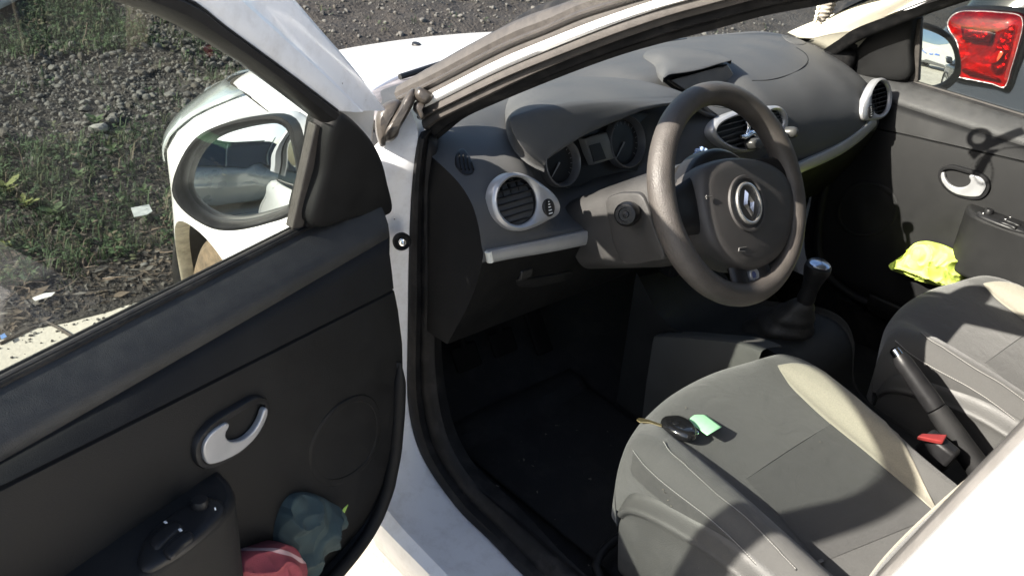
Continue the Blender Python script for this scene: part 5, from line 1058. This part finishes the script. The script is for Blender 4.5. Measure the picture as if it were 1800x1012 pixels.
# ------------------------------------------------------------------ neighbouring vehicles
def place(o, loc, rz): o.location = loc; o.rotation_euler = (0, 0, rz); return o
def hatch_car(name, paint, label, loc, rz):
    """parked hatchback, own frame: x right, y forward, origin on the ground in the middle"""
    C_ = empty(name); tag(C_, label, 'car'); k = dict(parent=C_)
    ys = [-1.97, -1.93, -1.8, -1.5, -1.0, -.3, .4, 1.0, 1.5, 1.8, 1.95, 1.99]
    wd = [.62, .74, .815, .84, .845, .85, .85, .845, .82, .74, .60, .46]
    zt = [.72, .90, .97, .98, .965, .95, .94, .95, .90, .80, .68, .60]; zl = [.34, .28, .24, .22, .2, .19, .19, .2, .2, .22, .27, .32]
    rows = []
    for y, w_, t, l in zip(ys, wd, zt, zl):
        m_ = (t+l)/2; rows.append([V3(w_*.9, y, l), V3(w_*.99, y, l+.06), V3(w_*1.0, y, m_-.08), V3(w_*1.0, y, m_+.02), V3(w_*.985, y, m_+.10), V3(w_*.965, y, t-.07), V3(w_*.90, y, t-.01), V3(w_*.75, y, t+.015), V3(0, y, t+.03), V3(-w_*.75, y, t+.015), V3(-w_*.90, y, t-.01), V3(-w_*.965, y, t-.07), V3(-w_*.985, y, m_+.10), V3(-w_*1.0, y, m_+.02), V3(-w_*1.0, y, m_-.08), V3(-w_*.99, y, l+.06), V3(-w_*.9, y, l)])
    v, f = grid([list(r) for r in net(rows, 65, 90)]); f += [tuple(range(65)), tuple(89*65+i for i in range(65))[::-1]]
    MB().add(v, f).build('body', paint, **k)
    g = []
    for y, w_, z0, z1 in ((-1.90, .60, .93, .96), (-1.82, .68, .95, 1.08), (-1.65, .66, .97, 1.36), (-1.4, .63, .97, 1.45), (-.7, .62, .97, 1.475), (-.1, .615, .96, 1.46), (.3, .62, .95, 1.36), (.75, .68, .94, 1.10), (1.0, .72, .93, .95)):
        g.append([V3(w_+.13, y, z0), V3(w_+.06, y, z0+(z1-z0)*.5), V3(w_, y, z1-.03*(z1-z0)), V3(w_*.85, y, z1), V3(0, y, z1+.02), V3(-w_*.85, y, z1), V3(-w_, y, z1-.03*(z1-z0)), V3(-w_-.06, y, z0+(z1-z0)*.5), V3(-w_-.13, y, z0)])
    G_ = net(g, 49, 60); MB().add(*grid([list(r) for r in G_])).build('glasshouse', DARKGLASS, **k)
    MB().add(*grid([[p+V3(0, 0, .012) for p in r[15:34]] for r in G_[16:40]])).build('roof', paint, **k, solid=.02)
    for sx in (-1, 1):
        for y in (-1.62, -.45, .32):
            MB().add(*tube(cr([V3(sx*.76, y+.06, .96), V3(sx*.70, y+.02, 1.2), V3(sx*.635, y, 1.44)], 12), .032, 8, sq=.5)).build('window_pillar', paint, **k)
        for y in (-1.28, 1.22):
            w = MB().add(*revolve(V3(sx*.75, y, .30), (sx, 0, 0), [(.2, -.09), (.29, -.08), (.30, 0), (.29, .085), (.21, .10)], 40)).build('wheel', mat('plain_tyre', (.03, .03, .03), .85, var=.2), **k)
            MB().add(*revolve(V3(sx*.75, y, .30), (sx, 0, 0), [(.212, .095), (.17, .09), (.05, .08), (.001, .085)], 30)).build('wheel_rim', ALLOY, w)
            MB().add(*revolve(V3(sx*.838, y, .31), (sx, 0, 0), [(.345, -.02), (.35, .012), (.325, .016), (.32, -.02)], 40)).build('wheel_arch', PLASTS, **k)
        hl = [(sx*.70, 1.72, .70), (sx*.62, 1.86, .66), (sx*.50, 1.93, .64), (sx*.50, 1.88, .74), (sx*.64, 1.74, .82), (sx*.73, 1.58, .84)]
        MB().add(*pillow(hl, V3(sx*.5, .8, .3), .03, .03)).build('head_lamp', mat('clear_lamp', (.6, .63, .65), .05, .4, coat=1.), **k)
        MB().add(*box((sx*.93, .62, 1.0), (.16, .09, .11))).build('door_mirror', paint, **k, bevel=.03)
    MB().add(*box((0, -1.985, .52), (.52, .02, .12))).build('number_plate', mat('plate_white', (.6, .6, .55), .5), **k, bevel=.004)
    MB().add(*box((0, 1.985, .42), (.9, .04, .14))).build('grille', PLASTS, **k, bevel=.01)
    place(C_, loc, rz); return C_
GREYP = mat('dark_blue_grey_paint', (.045, .052, .065), .25, .3, coat=1., var=.05, vscale=3)
NX, NY = 2.62, -2.28
nb_ = hatch_car('hatchback_car', GREYP, 'dark blue grey hatchback with a big red rear lamp, beyond the passenger window', (NX, NY, 0), math.pi)
# its rear lamp, wrapped round the near corner (traced on the flank, x = 1.79)
LX = 1.785; Ri = Matrix.Rotation(-math.pi, 4, 'Z') @ Matrix.Translation((-NX, -NY, 0))
inv = lambda P: [np.array(Ri @ Vector(p)) for p in P]
lo_ = [at(*q, 'x', LX) for q in ((1668, 38), (1676, 25), (1692, 17), (1720, 16), (1760, 18), (1800, 24), (1806, 40), (1797, 80), (1785, 120), (1772, 155), (1750, 149), (1715, 142), (1680, 134), (1674, 126), (1684, 112), (1688, 90), (1684, 70), (1672, 52))]
RL = glassmat('red_lamp_glass', (.62, .022, .026), 1.5)
REFL = mat('lamp_reflector_metal', (.75, .66, .66), .36, .6, var=.22, vscale=12, bump=.6, bscale=14, bdist=.03)
hs_ = np.array(lo_); hs_ = hs_.mean(0)+(hs_-hs_.mean(0))*.965; hs_[:, 0] = LX-.024
hp_ = MB().add(*pillow(inv(hs_), V3(1, 0, 0), -.004, .02, prof=((0, .0), (.05, .3), (.2, 1.), (.6, 1.)), num=70)).build('lamp_housing', REFL, nb_)
lp = MB().add(*pillow(inv(lo_), V3(1, 0, 0), .052, .03, prof=((0, 0), (.02, .28), (.06, .5), (.14, .72), (.26, .88), (.45, .97), (.7, 1.)), num=90)).build('rear_lamp', RL, nb_)
bxo = [at(*q, 'x', LX-.040) for q in ((1688, 46), (1746, 52), (1740, 77), (1692, 70))]; bxi = [at(*q, 'x', LX-.040) for q in ((1692, 50), (1741, 55), (1736, 73), (1695, 66))]
MB().add(*slab(inv(bxo), V3(1, 0, 0), -.012, .002)).build('lamp_chamber_frame', mat('deep_red', (.10, .008, .008), .3), lp, bevel=.004)
MB().add(*pillow(inv(bxi), V3(1, 0, 0), .006, .0, num=40, smooth=False)).build('lamp_chamber', mat('facet_chrome', (.9, .75, .72), .15, .9, var=.3, vscale=30, bump=1., bscale=60, bdist=.01), lp)
MB().add(*pillow(inv([at(*q, 'x', LX-.024) for q in ((1742, 122), (1748, 92), (1762, 56), (1782, 44), (1782, 64), (1774, 100), (1762, 130), (1750, 132))]), V3(1, 0, 0), .006, .0, num=40)).build('lamp_facet', mat('facet_chrome', (.9, .75, .72), .15, .9, var=.3, vscale=30, bump=1., bscale=60, bdist=.01), lp)
MB().add(*pillow(inv([at(*q, 'x', LX-.030) for q in ((1690, 124), (1696, 120), (1728, 130), (1758, 139), (1758, 144), (1738, 140), (1702, 132))]), V3(1, 0, 0), .006, .0, num=40)).build('lamp_lower_band', mat('deep_red', (.10, .008, .008), .3), lp)
lrim = np.array([at(*q, 'x', LX+.012) for q in ((1664, 38), (1673, 21), (1690, 12), (1722, 11), (1765, 13), (1806, 19), (1812, 40), (1803, 82), (1790, 124), (1775, 162), (1750, 156), (1712, 149), (1676, 140), (1668, 127), (1680, 112), (1684, 90), (1680, 71), (1667, 54))])
MB().add(*pillow(inv(lrim), V3(1, 0, 0), .026, .03, num=90)).build('lamp_rim', PLASTS, nb_)
MB().add(*pillow(inv([at(*q, 'x', LX-.046) for q in ((1737, 110), (1752, 90), (1764, 92), (1755, 108), (1748, 112))]), V3(1, 0, 0), .004, .0, num=30)).build('lamp_reflector', mat('orange_red', (.80, .10, .04), .15, coat=1., var=.3, vscale=40), lp)
hatch_car('hatchback_car', mat('grey_green_paint', (.24, .26, .25), .3, .3, coat=.8, var=.04, vscale=3), 'pale grey hatchback parked on the left, reflected in the driver door mirror', (-4.35, -1.25, 0), math.pi)
# white van standing behind on the right, seen in the passenger's mirror
VN = empty('delivery_van'); tag(VN, 'white van with blue lettering and grey sills, reflected in the passenger door mirror', 'van'); k = dict(parent=VN)
prof = [(-2.4, .45), (-2.4, 1.9), (-2.3, 1.98), (.9, 2.0), (1.3, 1.9), (1.85, 1.25), (2.35, 1.05), (2.45, .8), (2.45, .4), (-2.4, .35)]
rows = []
for x, s in ((-.90, .985), (-.93, 1.), (.93, 1.), (.90, .985)): rows.append([V3(x, y*s, .35+(z-.35)*(1 if s == 1. else .99)) for y, z in prof])
v, f = grid(rows, True); f += [tuple(range(10)), tuple(30+i for i in range(10))[::-1]]
MB().add(v, f).build('body', mat('off_white_van_paint', (.42, .42, .41), .4, coat=.3, var=.04, vscale=2), **k, smooth=False, bevel=.03)
for sx in (-1, 1):
    MB().add(*box((sx*.935, .0, .52), (.03, 2.1, .26))).build('sill_cover', PLASTD, **k, bevel=.01)
    MB().add(*slab([V3(sx*.93, .75, 1.28), V3(sx*.93, 1.75, 1.25), V3(sx*.93, 1.25, 1.82), V3(sx*.93, .75, 1.84)], V3(sx, 0, 0), 0, .01)).build('cab_window', DARKGLASS, **k)
    for y in (-1.5, 1.55):
        w = MB().add(*revolve(V3(sx*.82, y, .34), (sx, 0, 0), [(.22, -.1), (.33, -.09), (.34, 0), (.33, .10), (.22, .115)], 40)).build('wheel', mat('plain_tyre', (.03, .03, .03), .85), **k)
        MB().add(*revolve(V3(sx*.82, y, .34), (sx, 0, 0), [(.23, .11), (.18, .09), (.05, .1), (.001, .1)], 30)).build('wheel_rim', ALLOY, w)
        MB().add(*revolve(V3(sx*.925, y, .36), (sx, 0, 0), [(.43, -.02), (.43, .012), (.36, .014), (.36, -.02)], 40)).build('wheel_arch', PLASTD, **k)
    bl = MB(); xw = -1.0
    for j in range(15):
        if j == 6 or j == 10: xw += .12; continue
        hh = .10 if j % 3 else .13; bl.add(*box((sx*.936, (xw+.05)*(-sx), 1.12+hh/2), (.006, .07, hh))); xw += .105
    bl.build('blue_lettering', mat('blue_vinyl', (.03, .16, .62), .4), **k)
place(VN, (2.9, -9.6, 0), math.radians(125))

# ------------------------------------------------------------------ light, camera
AZ, EL = math.radians(-74), math.radians(32)
S = Vector((math.sin(AZ)*math.cos(EL), math.cos(AZ)*math.cos(EL), math.sin(EL)))
sun = bpy.data.lights.new('sun', 'SUN'); sun.energy = 5.0; sun.angle = math.radians(.53); sun.color = (1., .93, .82)
so = bpy.data.objects.new('sun', sun); COL.objects.link(so); so.rotation_euler = S.to_track_quat('Z', 'Y').to_euler()
wld = bpy.data.worlds.new('World'); SC.world = wld; wld.use_nodes = True; nt = wld.node_tree
sk = nt.nodes.new('ShaderNodeTexSky'); sk.sky_type = 'NISHITA'; sk.sun_disc = False; sk.sun_elevation = EL; sk.sun_rotation = AZ % (2*math.pi); sk.dust_density = 2.
nt.links.new(sk.outputs[0], nt.nodes['Background'].inputs[0]); nt.nodes['Background'].inputs[1].default_value = .08
cam = bpy.data.cameras.new('camera'); co_ = bpy.data.objects.new('camera', cam); COL.objects.link(co_); SC.camera = co_
cam.sensor_width = 36; cam.sensor_fit = 'HORIZONTAL'; cam.lens = FPX/1800*36; cam.clip_start = .02; cam.clip_end = 600
M = Matrix.Identity(4)
for i, c in enumerate((RGT, UPV, -FWD)):
    for j in range(3): M[j][i] = c[j]
M.translation = Vector(CAM); co_.matrix_world = M
cam.dof.use_dof = True; cam.dof.focus_distance = 1.7; cam.dof.aperture_fstop = 10
SC.view_settings.view_transform = 'Standard'; SC.view_settings.look = 'None'; SC.view_settings.exposure = 1.8; SC.view_settings.gamma = 1
SC.cycles.max_bounces = 10; SC.cycles.transparent_max_bounces = 16; SC.cycles.use_denoising = True; SC.cycles.caustics_reflective = False
